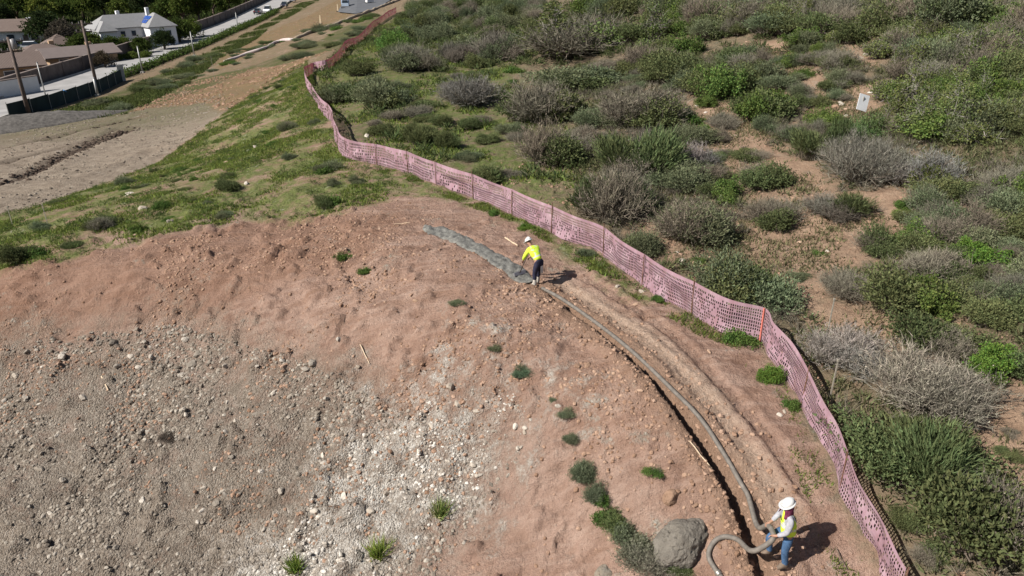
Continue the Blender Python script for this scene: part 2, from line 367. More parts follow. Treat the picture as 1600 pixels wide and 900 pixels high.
def ground_material():
    m, nt, N, L, bs = nmat('ground_soil')
    P = worldvec(nt)
    A = lambda k: (lambda n: (setattr(n, 'attribute_name', k), n.outputs['Fac'])[1])(N.new('ShaderNodeAttribute'))
    n1 = noise_node(nt, .35, 5, .6, P); n2 = noise_node(nt, 1.7, 6, .65, P); n3 = noise_node(nt, 9, 5, .7, P); n4 = noise_node(nt, 38, 3, .7, P)
    mp = N.new('ShaderNodeMapping'); mp.inputs['Rotation'].default_value = (0, 0, -.78); mp.inputs['Scale'].default_value = (.5, 4.5, 2); L.new(P, mp.inputs[0])
    st = noise_node(nt, 1.0, 5, .65, mp.outputs[0])
    n5 = noise_node(nt, .12, 4, .6, P)
    mp2 = N.new('ShaderNodeMapping'); mp2.inputs['Rotation'].default_value = (0, 0, -1.05); mp2.inputs['Scale'].default_value = (.22, 2.0, 1); L.new(P, mp2.inputs[0])
    st2 = noise_node(nt, 1.0, 6, .7, mp2.outputs[0])
    nz3 = mth(nt, 'ADD', mth(nt, 'MULTIPLY', n2, .5), mth(nt, 'ADD', mth(nt, 'MULTIPLY', n1, .3), mth(nt, 'MULTIPLY', n3, .2)))
    def edge(k, amt=.9, lo=.25, hi=.75):   # break a mask's edge up with noise
        q = mth(nt, 'ADD', A(k), mth(nt, 'MULTIPLY', mth(nt, 'SUBTRACT', nz3, .5), amt*3))
        return ramp(nt, q, [(lo, 0.), (hi, 1.)])
    red = ramp(nt, n2, [(.25, (.195, .117, .085)), (.5, (.315, .203, .153)), (.78, (.42, .288, .226))])
    red = mixc(nt, mth(nt, 'MULTIPLY', ramp(nt, st, [(.45, 0.), (.72, 1.)]), .6), red, (.50, .365, .295))
    red = mixc(nt, ramp(nt, st2, [(.5, 0.), (.72, .7)]), red, (.235, .138, .092))
    red = mixc(nt, ramp(nt, n1, [(.5, 0.), (.8, .45)]), red, (.25, .145, .096))
    red = mixc(nt, ramp(nt, n5, [(.5, 0.), (.7, .4)]), red, (.46, .345, .285))
    red = mixc(nt, mth(nt, 'MULTIPLY', edge('crest', .7), .62), red, ramp(nt, n2, [(.3, (.17, .092, .060)), (.7, (.30, .178, .122))]))
    tan = ramp(nt, n2, [(.25, (.235, .155, .105)), (.55, (.36, .248, .172)), (.8, (.45, .33, .245))])
    c = mixc(nt, edge('brush', .4), red, tan)
    c = mixc(nt, mth(nt, 'MULTIPLY', edge('bench', .6), .75), c, ramp(nt, n3, [(.3, (.36, .255, .185)), (.7, (.52, .40, .31))]))
    # litter and low growth between the shrubs
    lit = mth(nt, 'MULTIPLY', edge('cover', 1.0), ramp(nt, n2, [(.25, .25), (.6, .92)]))
    c = mixc(nt, lit, c, mixc(nt, n3, (.06, .064, .032), (.20, .17, .118)))
    gr = mth(nt, 'MULTIPLY', edge('green', .9), ramp(nt, mth(nt, 'ADD', mth(nt, 'MULTIPLY', n2, .5), mth(nt, 'MULTIPLY', n1, .5)), [(.40, .05), (.54, .92)]))
    c = mixc(nt, gr, c, ramp(nt, n3, [(.3, (.060, .080, .022)), (.55, (.135, .175, .048)), (.8, (.25, .25, .11))]))
    gv = ramp(nt, n2, [(.3, (.195, .155, .118)), (.7, (.36, .30, .235))])
    mp3 = N.new('ShaderNodeMapping'); mp3.inputs['Rotation'].default_value = (0, 0, -.62); mp3.inputs['Scale'].default_value = (.06, 1.1, 1); L.new(P, mp3.inputs[0])
    gv = mixc(nt, ramp(nt, noise_node(nt, 1.0, 6, .7, mp3.outputs[0]), [(.48, 0.), (.66, .5)]), gv, (.15, .118, .09))
    gv = mixc(nt, mth(nt, 'MULTIPLY', A('rut'), ramp(nt, n2, [(.35, 0.), (.55, .9)])), gv, (.060, .042, .032))
    c = mixc(nt, edge('gravel', .6), c, gv)
    c = mixc(nt, edge('orange', .5), c, ramp(nt, n2, [(.3, (.22, .125, .075)), (.7, (.40, .25, .165))]))
    vg = mixc(nt, ramp(nt, n1, [(.46, 0.), (.72, 1.)]), mixc(nt, n3, (.045, .060, .020), (.105, .115, .045)), mixc(nt, n2, (.11, .08, .052), (.22, .165, .11)))
    c = mixc(nt, mth(nt, 'MULTIPLY', edge('verge', .7), .95), c, vg)
    c = mixc(nt, A('town'), c, mixc(nt, n2, (.025, .032, .014), (.09, .075, .052)))
    # broken rock on the cut bank
    vo = N.new('ShaderNodeTexVoronoi'); vo.inputs['Scale'].default_value = 7.0; L.new(P, vo.inputs['Vector'])
    vo2 = N.new('ShaderNodeTexVoronoi'); vo2.inputs['Scale'].default_value = 19.0; L.new(P, vo2.inputs['Vector'])
    s2 = N.new('ShaderNodeSeparateColor'); L.new(vo2.outputs['Color'], s2.inputs[0])
    rk = ramp(nt, mth(nt, 'MULTIPLY_ADD', s2.outputs[0], .45, mth(nt, 'MULTIPLY', n3, .55)), [(.2, (.125, .108, .088)), (.5, (.245, .215, .176)), (.8, (.37, .335, .285))])
    rk = mixc(nt, ramp(nt, nz3, [(.48, 0.), (.64, .55)]), rk, (.27, .21, .158))
    rk = mixc(nt, ramp(nt, st2, [(.48, 0.), (.66, .6)]), rk, (.135, .112, .09))
    rkm = edge('rock', 1.1, .15, .95)
    c = mixc(nt, mth(nt, 'MULTIPLY', rkm, .92), c, rk)
    wh = ramp(nt, mth(nt, 'MULTIPLY_ADD', s2.outputs[1], .4, mth(nt, 'MULTIPLY', n3, .6)), [(.25, (.30, .262, .222)), (.55, (.50, .462, .41)), (.8, (.70, .67, .62))])
    c = mixc(nt, mth(nt, 'MULTIPLY', edge('white', 1.3, .3, .85), ramp(nt, mth(nt, 'MULTIPLY_ADD', st, .5, mth(nt, 'MULTIPLY', n2, .5)), [(.40, .2), (.55, 1.)])), c, wh)
    c = mixc(nt, A('spoil'), c, ramp(nt, n3, [(.3, (.20, .125, .082)), (.7, (.33, .215, .15))]))
    c = mixc(nt, mth(nt, 'MULTIPLY', ramp(nt, n4, [(.3, 1.), (.5, 0.)]), .45), c, (.09, .062, .045))
    c = mixc(nt, mth(nt, 'MULTIPLY', ramp(nt, n4, [(.62, 0.), (.75, 1.)]), .35), c, (.50, .42, .34))
    L.new(c, bs.inputs['Base Color']); bs.inputs['Roughness'].default_value = 1; bs.inputs['Specular IOR Level'].default_value = .05
    h = mth(nt, 'ADD', mth(nt, 'MULTIPLY', n3, 1.0), mth(nt, 'MULTIPLY', n4, .35))
    h = mth(nt, 'ADD', h, mth(nt, 'MULTIPLY', st, .9))
    h = mth(nt, 'ADD', h, mth(nt, 'MULTIPLY', rkm, mth(nt, 'MULTIPLY', mth(nt, 'SUBTRACT', 1, vo2.outputs['Distance']), .7)))
    bump(nt, bs, h, 1.0, .12)
    return m
M_GROUND = ground_material()
ground = link('ground', mk_mesh('ground', np.stack([XX, YY, ZZ], -1).reshape(-1, 3), quads, True, [M_GROUND], {k: v.ravel() for k, v in att.items()}))
tag(ground, kind='structure')

# ------------------------------------------------------------------ loose stone and gravel
def rock_mesh(name, seed, mat, sub=1, flat=.7, rough=.28, cut=(.55, .9)):
    r = random.Random(seed)
    t = (1+5**.5)/2
    V = [Vector(p).normalized() for p in ((-1,t,0),(1,t,0),(-1,-t,0),(1,-t,0),(0,-1,t),(0,1,t),(0,-1,-t),(0,1,-t),(t,0,-1),(t,0,1),(-t,0,-1),(-t,0,1))]
    F = [(0,11,5),(0,5,1),(0,1,7),(0,7,10),(0,10,11),(1,5,9),(5,11,4),(11,10,2),(10,7,6),(7,1,8),(3,9,4),(3,4,2),(3,2,6),(3,6,8),(3,8,9),(4,9,5),(2,4,11),(6,2,10),(8,6,7),(9,8,1)]
    for _ in range(sub):
        mid = {}; F2 = []
        def md(a, b):
            k = (min(a, b), max(a, b))
            if k not in mid: V.append(((V[a]+V[b])/2).normalized()); mid[k] = len(V)-1
            return mid[k]
        for a, b, c in F:
            x, y, z = md(a, b), md(b, c), md(c, a); F2 += [(a, x, z), (b, y, x), (c, z, y), (x, y, z)]
        F = F2
    planes = [(Vector((r.gauss(0, 1), r.gauss(0, 1), r.gauss(0, 1))).normalized(), r.uniform(*cut)) for _ in range(9)]
    P = []
    for v in V:
        k = 1.0
        for n, d in planes:
            q = v.dot(n)
            if q > 0: k = min(k, d/q)
        k *= 1+r.uniform(-rough, rough)*.35
        P.append((v.x*k*1.15, v.y*k*.85, v.z*k*flat))
    return mk_mesh(name, P, np.array(F), False, [mat])
def rockmat(name, cols, random_src='Object', scale=7, bumpd=.03):
    m, nt, N, L, bs = nmat(name)
    if random_src == 'Object': rnd = N.new('ShaderNodeObjectInfo').outputs['Random']
    else: rnd = N.new('ShaderNodeNewGeometry').outputs['Random Per Island']
    v = worldvec(nt)
    f = mth(nt, 'MULTIPLY_ADD', noise_node(nt, scale, 6, .7, v), .5, mth(nt, 'MULTIPLY', rnd, .5))
    L.new(ramp(nt, f, list(zip(np.linspace(.2, .8, len(cols)), cols))), bs.inputs['Base Color']); bs.inputs['Roughness'].default_value = .95; bs.inputs['Specular IOR Level'].default_value = .1
    bump(nt, bs, noise_node(nt, scale*4, 4, .7, v), .6, bumpd)
    return m
M_ROCKG = rockmat('grey_rock', [(.10, .085, .07), (.19, .165, .135), (.28, .245, .205), (.42, .38, .33)])
M_ROCKR = rockmat('red_rock', [(.22, .14, .095), (.32, .215, .15), (.42, .30, .22)])
M_ROCKW = rockmat('pale_rock', [(.26, .215, .17), (.38, .335, .28), (.54, .49, .425)])
M_PEB = rockmat('pebble', [(.10, .084, .068), (.185, .155, .125), (.265, .228, .185), (.40, .36, .305)], 'Island')
M_PEBR = rockmat('clod', [(.19, .115, .075), (.29, .185, .128), (.38, .26, .19)], 'Island')
ROCKS = {k: [rock_mesh('stone', i*7+j, mm) for i in range(5)] for j, (k, mm) in enumerate((('g', M_ROCKG), ('r', M_ROCKR), ('w', M_ROCKW)))}
def put_stones(spots, kinds, rad):
    P = np.array(spots); Z = zsurf(P[:, 0], P[:, 1])
    for (x, y), z, k, r in zip(P, Z, kinds, rad):
        o = link('stone', random.choice(ROCKS[k]), ground); o.location = (x, y, z+r*.02)
        o.rotation_euler = (random.uniform(-.4, .4), random.uniform(-.4, .4), random.uniform(0, 6.3)); o.scale = (r, r, r*random.uniform(.7, 1.1))
# stones whose place one can read in the photograph: (pixel, width in pixels, kind)
SPOT = [(178,532,18,'g'),(187,572,14,'g'),(132,625,15,'g'),(228,603,12,'w'),(236,560,9,'w'),(205,556,10,'w'),(154,532,10,'w'),(25,587,11,'w'),(43,552,10,'g'),(96,560,14,'g'),(290,530,12,'w'),(310,555,14,'g'),(300,570,16,'g'),
 (530,535,14,'g'),(490,572,18,'g'),(480,582,14,'g'),(445,582,12,'r'),(560,580,9,'w'),(430,620,14,'w'),(460,635,10,'g'),(520,670,10,'g'),(706,602,20,'w'),(715,630,14,'w'),(745,640,12,'w'),(683,637,8,'w'),(675,672,12,'w'),(660,690,10,'w'),
 (585,724,12,'w'),(605,766,12,'w'),(610,775,9,'w'),(655,715,10,'w'),(700,720,9,'w'),(662,742,9,'w'),(745,735,8,'w'),(727,846,13,'w'),(727,802,8,'w'),(520,700,9,'w'),(410,740,10,'w'),(505,790,12,'g'),(485,803,10,'g'),(440,775,12,'g'),(505,716,9,'w'),
 (64,738,10,'w'),(68,808,9,'w'),(80,805,9,'w'),(192,810,8,'w'),(205,880,10,'w'),(165,702,7,'w'),(320,768,8,'w'),(55,705,8,'w'),(100,755,10,'g'),(250,845,9,'g'),(340,800,12,'g'),(130,872,9,'w'),(62,850,9,'g'),(180,860,11,'g'),
 (902,573,11,'r'),(918,571,12,'r'),(960,585,8,'r'),(1000,616,9,'r'),(878,600,9,'r'),(872,640,10,'w'),(805,660,12,'w'),(820,670,10,'w'),(1087,788,9,'r'),(1095,796,8,'r'),(955,838,10,'r'),(993,476,8,'r'),(965,453,9,'w'),(1003,455,12,'w'),(1060,494,13,'r'),(1108,550,8,'r'),(650,467,9,'r'),
 (1042,353,13,'w'),(1064,407,14,'w'),(1034,382,8,'w'),(1058,394,7,'w'),(1293,390,7,'w'),(1250,372,9,'r'),(1200,352,9,'r'),(1280,392,8,'r'),(1422,326,7,'w'),(1345,330,8,'r'),
 (1210,120,9,'w'),(1218,128,9,'w'),(1240,125,12,'w'),(1222,137,9,'w'),(1353,85,10,'w'),(1345,92,9,'w'),(1362,78,8,'w'),(1315,163,10,'w'),(1322,170,9,'r'),(1310,176,9,'r'),(1360,148,9,'w'),(1322,182,7,'w'),(1305,168,9,'r'),(1090,165,7,'w'),(1103,176,7,'w'),(1140,203,7,'w'),(1124,240,7,'w'),(1522,83,10,'w'),
 (203,305,14,'w'),(225,332,12,'w'),(268,353,11,'w'),(385,285,9,'w'),(150,395,9,'r'),(212,370,8,'r'),(355,255,8,'r'),(390,240,10,'w'),(400,232,9,'w'),(270,380,8,'r'),(573,212,12,'w'),(485,192,6,'w'),(660,60,9,'w'),(1020,455,10,'w'),(1218,648,9,'w'),(1226,642,8,'w')]
sp, kd, rd = [], [], []
for px, py, w, k in SPOT:
    g = G(px, py); sp.append(g); kd.append(k); rd.append(max(.05, w*.5*np.hypot(np.hypot(*g), CAMH-zbase(*g)[0])/FPX*1.05))
def scatter(poly, n, dens=None):
    lo, hi = poly.min(0), poly.max(0); out = np.zeros((0, 2))
    while len(out) < n:
        p = RNG.uniform(lo, hi, (n*3, 2)); m = inside(p[:, 0], p[:, 1], poly) > 0
        if dens is not None: m &= RNG.uniform(0, 1, len(p)) < dens(p[:, 0], p[:, 1])
        out = np.vstack([out, p[m]])
    return out[:n]
clus = lambda x, y: sstep(.42, .68, fbm(x*.7, y*.7, 3, 77))**1.5
extra = scatter(Z_ROCK, 300-len(sp), clus)
for p in extra:
    sp.append(p); kd.append('w' if inside(p[:1], p[1:], Z_WHITE)[0] > 0 and random.random() < .7 else random.choice('gggw')); rd.append(random.choice((.06, .07, .08, .09, .11, .13)))
put_stones(sp, kd, rd)
def dens2(path, step):
    L = inst_len(path); s = np.linspace(0, L[-1], int(L[-1]/step)); return np.stack([np.interp(s, L, path[:, k]) for k in range(path.shape[1])], 1)
def pebble_field(name, pts, rmin, rmax, mat, power=2.5):
    base = [np.array([v.co for v in rock_mesh('p', 100+i, None, 0).vertices]) for i in range(6)]
    F0 = np.array([p.vertices[:] for p in rock_mesh('p', 100, None, 0).polygons])
    n = len(pts); r = rmin+(rmax-rmin)*RNG.uniform(0, 1, n)**power; a = RNG.uniform(0, 6.28, n); z = zsurf(pts[:, 0], pts[:, 1])
    B = np.stack(base)[RNG.integers(0, 6, n)]
    ca, sa = np.cos(a)[:, None], np.sin(a)[:, None]
    V = np.stack([B[..., 0]*ca-B[..., 1]*sa, B[..., 0]*sa+B[..., 1]*ca, B[..., 2]], -1)*r[:, None, None]
    V += np.stack([pts[:, 0], pts[:, 1], z-r*.05], -1)[:, None]
    F = (F0[None]+(np.arange(n)*12)[:, None, None]).reshape(-1, 3)
    o = link(name, mk_mesh(name, V.reshape(-1, 3), F, False, [mat]), ground); o['kind'] = 'stuff'; return o
den2 = lambda x, y: .05+.95*sstep(.42, .68, fbm(x*.55, y*.55, 3, 78))
M_PEBW = rockmat('chalky_pebble', [(.20, .17, .138), (.32, .28, .235), (.46, .42, .37), (.64, .61, .56)], 'Island')
pebble_field('chalk_gravel', scatter(Z_WHITE, 2600, lambda x, y: .05+.95*sstep(.44, .62, fbm(x*.7, y*.7, 3, 81))), .012, .085, M_PEBW, 3.0)
pebble_field('gravel', scatter(Z_ROCK, 19000, lambda x, y: den2(x, y)*sstep(.6, -.8, inside(x, y, Z_WHITE))), .012, .10, M_PEB, 3.6)
Z_BANK = GG([(-60,440),(200,390),(400,350),(640,310),(820,420),(960,520),(1060,640),(1130,760),(1180,930),(700,940),(-60,640)])
pebble_field('clods', np.vstack([scatter(Z_BANK, 9000, lambda x, y: .08+.9*sstep(.5, .75, fbm(x*.4, y*.4, 3, 79))), TRENCH[RNG.integers(0, len(TRENCH), 2200)]+RNG.normal(0, .6, (2200, 2))]), .014, .09, M_PEBR, 2.6)
M_DARKS = rockmat('dark_soil', [(.045, .032, .025), (.075, .055, .042), (.12, .09, .07)], 'Island')  # very dark brown, for the clods strewn along the ruts
for r, n_, w_ in ((RUTS[0], 1500, .42), (RUTS[1], 500, .3), (RUTS[2], 500, .3)):
    q = dens2(r, .1); q = q[RNG.integers(0, len(q), n_)]; pebble_field('rut_clods', q+RNG.normal(0, w_, q.shape), .04, .22, M_DARKS, 1.6)
M_PEBP = rockmat('pad_gravel', [(.10, .082, .064), (.20, .165, .128), (.30, .255, .205)], 'Island')
pebble_field('pad_gravel', scatter(Z_GRAVEL, 5500, lambda x, y: .1+.9*sstep(.45, .65, fbm(x*.25, y*.5, 3, 82))), .03, .16, M_PEBP, 3)
M_PEBO = rockmat('haul_clods', [(.13, .075, .045), (.24, .15, .10), (.34, .23, .16)], 'Island')
pebble_field('haul_clods', np.vstack([scatter(Z_HAUL, 2600, lambda x, y: .1+.9*sstep(.42, .62, fbm(x*.2, y*.4, 3, 83))), scatter(Z_ORANGE, 1500)]), .05, .24, M_PEBO, 2.5)
Z_BR = GG([(700,290),(900,370),(1190,520),(1300,700),(1400,900),(1600,900),(1600,100),(1150,60),(1000,130)])
pebble_field('pebbles', scatter(Z_BR, 4500, lambda x, y: .05+.9*sstep(.45, .7, fbm(x*.3, y*.3, 3, 80))), .015, .10, M_PEBR, 3)

# ------------------------------------------------------------------ boulders, concrete, hose, sticks
def boulder(name, px, py, w, h, mat, seed, label, squash=.8, rough=.10):
    g = G(px, py); D = np.hypot(np.hypot(*g), CAMH-zbase(*g)[0]); r = w*.5*D/FPX*.86
    me = rock_mesh(name, seed, mat, 4, squash, .03, (.78, .95))
    co = np.array([v.co for v in me.vertices]); n = fbm(co[:, 0]*2+3, co[:, 1]*2+co[:, 2]*1.7, 4, seed)-.5; cr = np.abs(fbm(co[:, 0]*1.6+co[:, 2], co[:, 1]*1.6-co[:, 2], 3, seed+9)-.5)
    co = co*(1+n*rough*2.4-.10*np.exp(-(cr/.012)**2))[:, None]; me.vertices.foreach_set('co', co.astype(np.float32).ravel())
    o = link(name, me); o.location = (g[0], g[1]+r*.3, zt(*g)+r*.18); o.scale = (r, r, r*h); o.rotation_euler = (.1, -.15, .6)
    return tag(o, label, 'boulder')
M_BOUL = rockmat('boulder_rock', [(.06, .052, .043), (.135, .12, .10), (.215, .195, .166), (.26, .21, .155)], 'Object', 4.5, .16)
boulder('boulder', 1068, 862, 98, 1.0, M_BOUL, 4, 'large rounded grey boulder beside the hose loop', .8, .16)
boulder('boulder', 1049, 780, 30, 1.1, M_ROCKR, 9, 'small smooth tan boulder just above the large grey one')
boulder('boulder', 945, 897, 34, .6, M_BOUL, 15, 'low grey rock half hidden in brush at the bottom edge')

M_CONC = plain('wet_concrete', (.185, .180, .162), .75, .3, 6, bumpd=.09, spec=.3)
def ribbon(path, halfw, nacross, zoff, zfun=None):
    P = np.asarray(path); T = np.gradient(P, axis=0); T /= np.hypot(*T.T)[:, None]; Nn = np.stack([-T[:, 1], T[:, 0]], 1)
    us = np.linspace(-1, 1, nacross); n = len(P)
    hw = halfw if hasattr(halfw, '__len__') else np.full(n, halfw)
    XY = P[:, None]+Nn[:, None]*(us[None, :, None]*np.asarray(hw)[:, None, None])
    Z = (zfun or zsurf)(XY[..., 0], XY[..., 1])+zoff(us, np.arange(n), XY) if callable(zoff) else (zfun or zsurf)(XY[..., 0], XY[..., 1])+zoff
    i = np.arange(n*nacross).reshape(n, nacross)
    return np.concatenate([XY, Z[..., None]], -1).reshape(-1, 3), np.stack([i[:-1, :-1], i[1:, :-1], i[1:, 1:], i[:-1, 1:]], -1).reshape(-1, 4)
def dens(path, step):
    L = inst_len(path); s = np.linspace(0, L[-1], int(L[-1]/step)); return np.stack([np.interp(s, L, path[:, k]) for k in range(path.shape[1])], 1)
cp = dens(CONC, .05); ncp = len(cp)
hw = .36*(.9+.2*vnoise(np.arange(ncp)*.16, np.zeros(ncp), 3))*np.minimum(1, (np.arange(ncp)+3)/14.)
hw = hw*np.interp(np.arange(ncp)/ncp, [0, .08, .2, .8, 1], [1.25, 1.25, .95, 1.0, .8])
V, F = ribbon(cp, hw, 15, lambda u, i, XY: (.085*(1-u[None]**6)-.06+.13*(fbm(XY[..., 0]*6, XY[..., 1]*6, 4, 51)-.5)+.14*np.exp(-(i[:, None]/10.)**2)*fbm(XY[..., 0]*7, XY[..., 1]*7, 2, 5)), zbase)
V[:, 2] += zsurf(V[:, 0], V[:, 1])-zbase(V[:, 0], V[:, 1])+.05
tag(link('concrete_strip', mk_mesh('concrete_strip', V, F, True, [M_CONC])), 'strip of freshly poured wet grey concrete in the trench', 'concrete')

M_HOSE = plain('hose_rubber', (.155, .137, .118), .7, .2, 9, spec=.3)
M_COUP = plain('coupling_metal', (.32, .30, .27), .45, .15, 12, metal=.6)
hp = []
for i, q in enumerate(HOSE_G):
    g = G(*q); hp.append((g[0]+.02, g[1]+.01, max(zt(*g), zbase(*g)[0]-.04)+.06+(0 if i else -.05)))
p2 = G(1219, 884)          # where the second worker stands
P2 = Vector((p2[0], p2[1], zt(*p2)))
hp += [tuple(P2+Vector((-.40, .52, .55))), tuple(P2+Vector((-.335, .16, .90))), tuple(P2+Vector((-.325, -.14, .86)))]
for q, dz in (((1190,856),.62), ((1172,860),.42)): hp.append(tuple(unproj(*q, P2.z+dz)))
for q, dz in (((1150,857),.13), ((1132,849),.07), ((1118,850),.06), ((1109,860),.06), ((1107,875),.06), ((1114,890),.06), ((1124,903),.06), ((1138,925),.06)):
    g = G(*q); hp.append((g[0], g[1], max(zt(*g), zbase(*g)[0]-.05)+dz))
hs = smooth_path(np.array(hp), 10)
hose = empty('concrete_hose', hs[0].tolist(), 0, 'long grey concrete pump hose running along the trench to the worker', 'hose')
def child_at(mb, name, mat, root, smooth=True):
    o = mb.build(name, mat, root, smooth); o.matrix_parent_inverse = Matrix.Translation(-Vector(root.location)) if root.rotation_euler.z == 0 else o.matrix_parent_inverse
    return o
child_at(MB().tube(hs, .056, 12), 'hose_tube', M_HOSE, hose)
k = len(hs)-12
child_at(MB().tube(hs[k-3:k+2], .075, 12), 'coupling', M_COUP, hose)

M_LATH = plain('lath_wood', (.55, .43, .30), .85, .15, 10)
def stick(name, a, b, r, label, cat='stick', mat=None):
    ga, gb = G(*a), G(*b); pa = Vector((*ga, zt(*ga)+.05)); pb = Vector((*gb, zt(*gb)+.05)); mb = MB()
    d = pb-pa
    mb.tube([pa+d*t+Vector((0, 0, .015*math.sin(t*9))) for t in (0, .25, .5, .75, 1)], [r, r*1.1, r, r*.9, r*.7], 5)
    return tag(mb.build(name, mat or M_LATH), label, cat)
stick('wooden_lath', (789,372), (809,386), .028, 'pale wooden lath lying on the soil beside the bending worker')
stick('dry_stick', (1076,698), (1112,733), .016, 'thin pale dry stick lying left of the trench')
stick('dry_stick', (640,352), (615,352), .01, 'thin pale stick lying left of the concrete strip end')
stick('dry_stick', (160,592), (171,616), .03, 'short pale splinter lying on the grey rubble bank')
stick('dry_stick', (563,540), (578,574), .018, 'bent pale root lying on the red bank above the white rubble')
stick('dry_branch', (1345,555), (1379,505), .03, 'dark dead branch lying on bare soil beyond the fence', 'branch', M_BARK)
stick('steel_rod', (1305,862), (1322,893), .014, 'thin dark rod lying by the standing worker’s shadow', 'rod', M_BARK)

# ------------------------------------------------------------------ the plastic net fence
def netmat():
    m, nt, N, L, bs = nmat('faded_plastic_net'); N.remove(bs)
    mpn = N.new('ShaderNodeMapping'); mpn.inputs['Scale'].default_value = (2.2, 2.2, .7); L.new(worldvec(nt), mpn.inputs[0]); f = noise_node(nt, 1.3, 5, .7, mpn.outputs[0]); f2 = noise_node(nt, 20, 2, .5, worldvec(nt))
    c = mixc(nt, mth(nt, 'MULTIPLY', f2, .5), ramp(nt, f, [(.3, (.29, .18, .205)), (.5, (.36, .25, .30)), (.72, (.48, .375, .41))]), (.37, .19, .20))
    d = N.new('ShaderNodeBsdfDiffuse'); t = N.new('ShaderNodeBsdfTranslucent'); mx = N.new('ShaderNodeMixShader'); mx.inputs[0].default_value = .22
    L.new(c, d.inputs[0]); L.new(mixc(nt, 1.0, c, (.9, .35, .3), 'MULTIPLY'), t.inputs[0]); L.new(d.outputs[0], mx.inputs[1]); L.new(t.outputs[0], mx.inputs[2]); L.new(mx.outputs[0], N['Material Output'].inputs[0])
    return m
M_NET = netmat()
M_POST = plain('rusty_stake', (.16, .085, .06), .8, .25, 10)
M_POSTR = plain('red_net_edge', (.62, .19, .15), .7, .15, 10)
FH = 1.06
def build_fence():
    root = empty('safety_fence', (float(FEN[12][0]), float(FEN[12][1]), zt(*FEN[12])), 0, 'long pink plastic net safety fence on stakes, winding across the hillside', 'fence')
    inv = Matrix.Translation(-Vector(root.location))
    L = inst_len(FEN)
    path = smooth_path(FEN, 6); PL = inst_len(path)
    near = {0: 0}
    cuts = [0.0]
    while cuts[-1] < PL[-1]-1:
        y = np.interp(cuts[-1], PL, path[:, 1]); cuts.append(min(PL[-1], cuts[-1]+(2.6 if y < 45 else 4.5)+random.uniform(-.25, .25)))
    # snap a stake to each sharp corner of the line
    for ci in (9, 10, 25, 26):
        s = PL[ci*6]; k = int(np.argmin(np.abs(np.array(cuts)-s))); cuts[k] = s
    lean = [random.uniform(-.05, .05) for _ in cuts]
    hts = [FH*random.uniform(.97, 1.03) for _ in cuts]
    for j, (a, b) in enumerate(zip(cuts[:-1], cuts[1:])):
        if b-a < .3: continue
        y = np.interp(.5*(a+b), PL, path[:, 1])
        ds = .062 if y < 30 else (.11 if y < 50 else .3); dh = .10 if y < 30 else (.14 if y < 50 else .2)
        n = max(4, int(round((b-a)/ds))); m = int(round(FH/dh))
        def P(s, h):
            x = np.interp(s, PL, path[:, 0]); yy = np.interp(s, PL, path[:, 1]); t = (s-a)/(b-a)
            e = 1e-2; tx = np.interp(s+e, PL, path[:, 0])-np.interp(s-e, PL, path[:, 0]); ty = np.interp(s+e, PL, path[:, 1])-np.interp(s-e, PL, path[:, 1]); tn = np.hypot(tx, ty)+1e-9
            nxx, nyy = -ty/tn, tx/tn
            top = hts[j]*(1-t)+hts[j+1]*t-.035*np.sin(np.pi*t)
            hh = h*top
            off = (lean[j]*(1-t)+lean[j+1]*t)*h + .12*np.sin(np.pi*t)*(vnoise(s*.9, h*2.5, 61)-.5)*2*(1-h**3) + .04*(vnoise(s*3.1, h*4, 62)-.5)*2*(1-h**4)
            wob = .05*(vnoise(s*1.2, h*3, 64)-.5)*2
            return np.stack([x+nxx*off, yy+nyy*off, zbase(x, yy)+(fbm(x*.22, yy*.22, 3, 5)-.5)*.06+hh+wob*np.sin(np.pi*h)+.02], -1)
        si, hi = np.meshgrid(np.arange(n), np.arange(m), indexing='ij'); si = si.ravel(); hi = hi.ravel()
        sx = lambda k: a+(b-a)*k/n
        fill = fbm(sx(si)*.9+j*3, hi*dh*2.2, 3, 63)+.40*(RNG.uniform(0, 1, len(si))-.5)
        solid = fill > np.quantile(fill, .82)
        solid |= (hi == m-1)
        ws, wh = .28, .15
        corners = [(0, 0), (1, 0), (1, 1), (0, 1)]; inner = [(ws, wh), (1-ws*.5, wh), (1-ws*.5, 1-wh), (ws, 1-wh)]
        o_ = ~solid
        Vs = []; Fs = []; base = 0
        if o_.any():
            A = np.stack([P(sx(si[o_]+c[0]), (hi[o_]+c[1])/m) for c in corners+inner], 1); q = len(A)
            Vs.append(A.reshape(-1, 3)); ix = np.arange(q)[:, None]*8
            for k in range(4): Fs.append(ix+np.array([[k, (k+1) % 4, 4+(k+1) % 4, 4+k]]))
            base = q*8
        if solid.any():
            A = np.stack([P(sx(si[solid]+c[0]), (hi[solid]+c[1])/m) for c in corners], 1); q = len(A)
            Vs.append(A.reshape(-1, 3)); Fs.append(base+np.arange(q*4).reshape(q, 4))
        o = link('netting', mk_mesh('netting', np.concatenate(Vs), np.concatenate(Fs), False, [M_NET]), root); o.matrix_parent_inverse = inv
    for j, s in enumerate(cuts):
        x = np.interp(s, PL, path[:, 0]); y = np.interp(s, PL, path[:, 1])
        if y < 7: continue
        z = zt(x, y); ln = random.uniform(-.04, .04); hh = hts[j]+random.uniform(0, .18)
        red = abs(s-PL[60]) < .2
        mb = MB().tube([(x, y-.04, z-.2), (x+ln, y-.04, z+hh)], .017 if not red else .024, 6)
        o = mb.build('post', M_POSTR if red else M_POST, root); o.matrix_parent_inverse = inv
        if red: o['label'] = 'corner post wrapped in bright coral red netting'
build_fence()
M_STAKE = plain('grey_stake', (.30, .27, .22), .85, .2, 10)
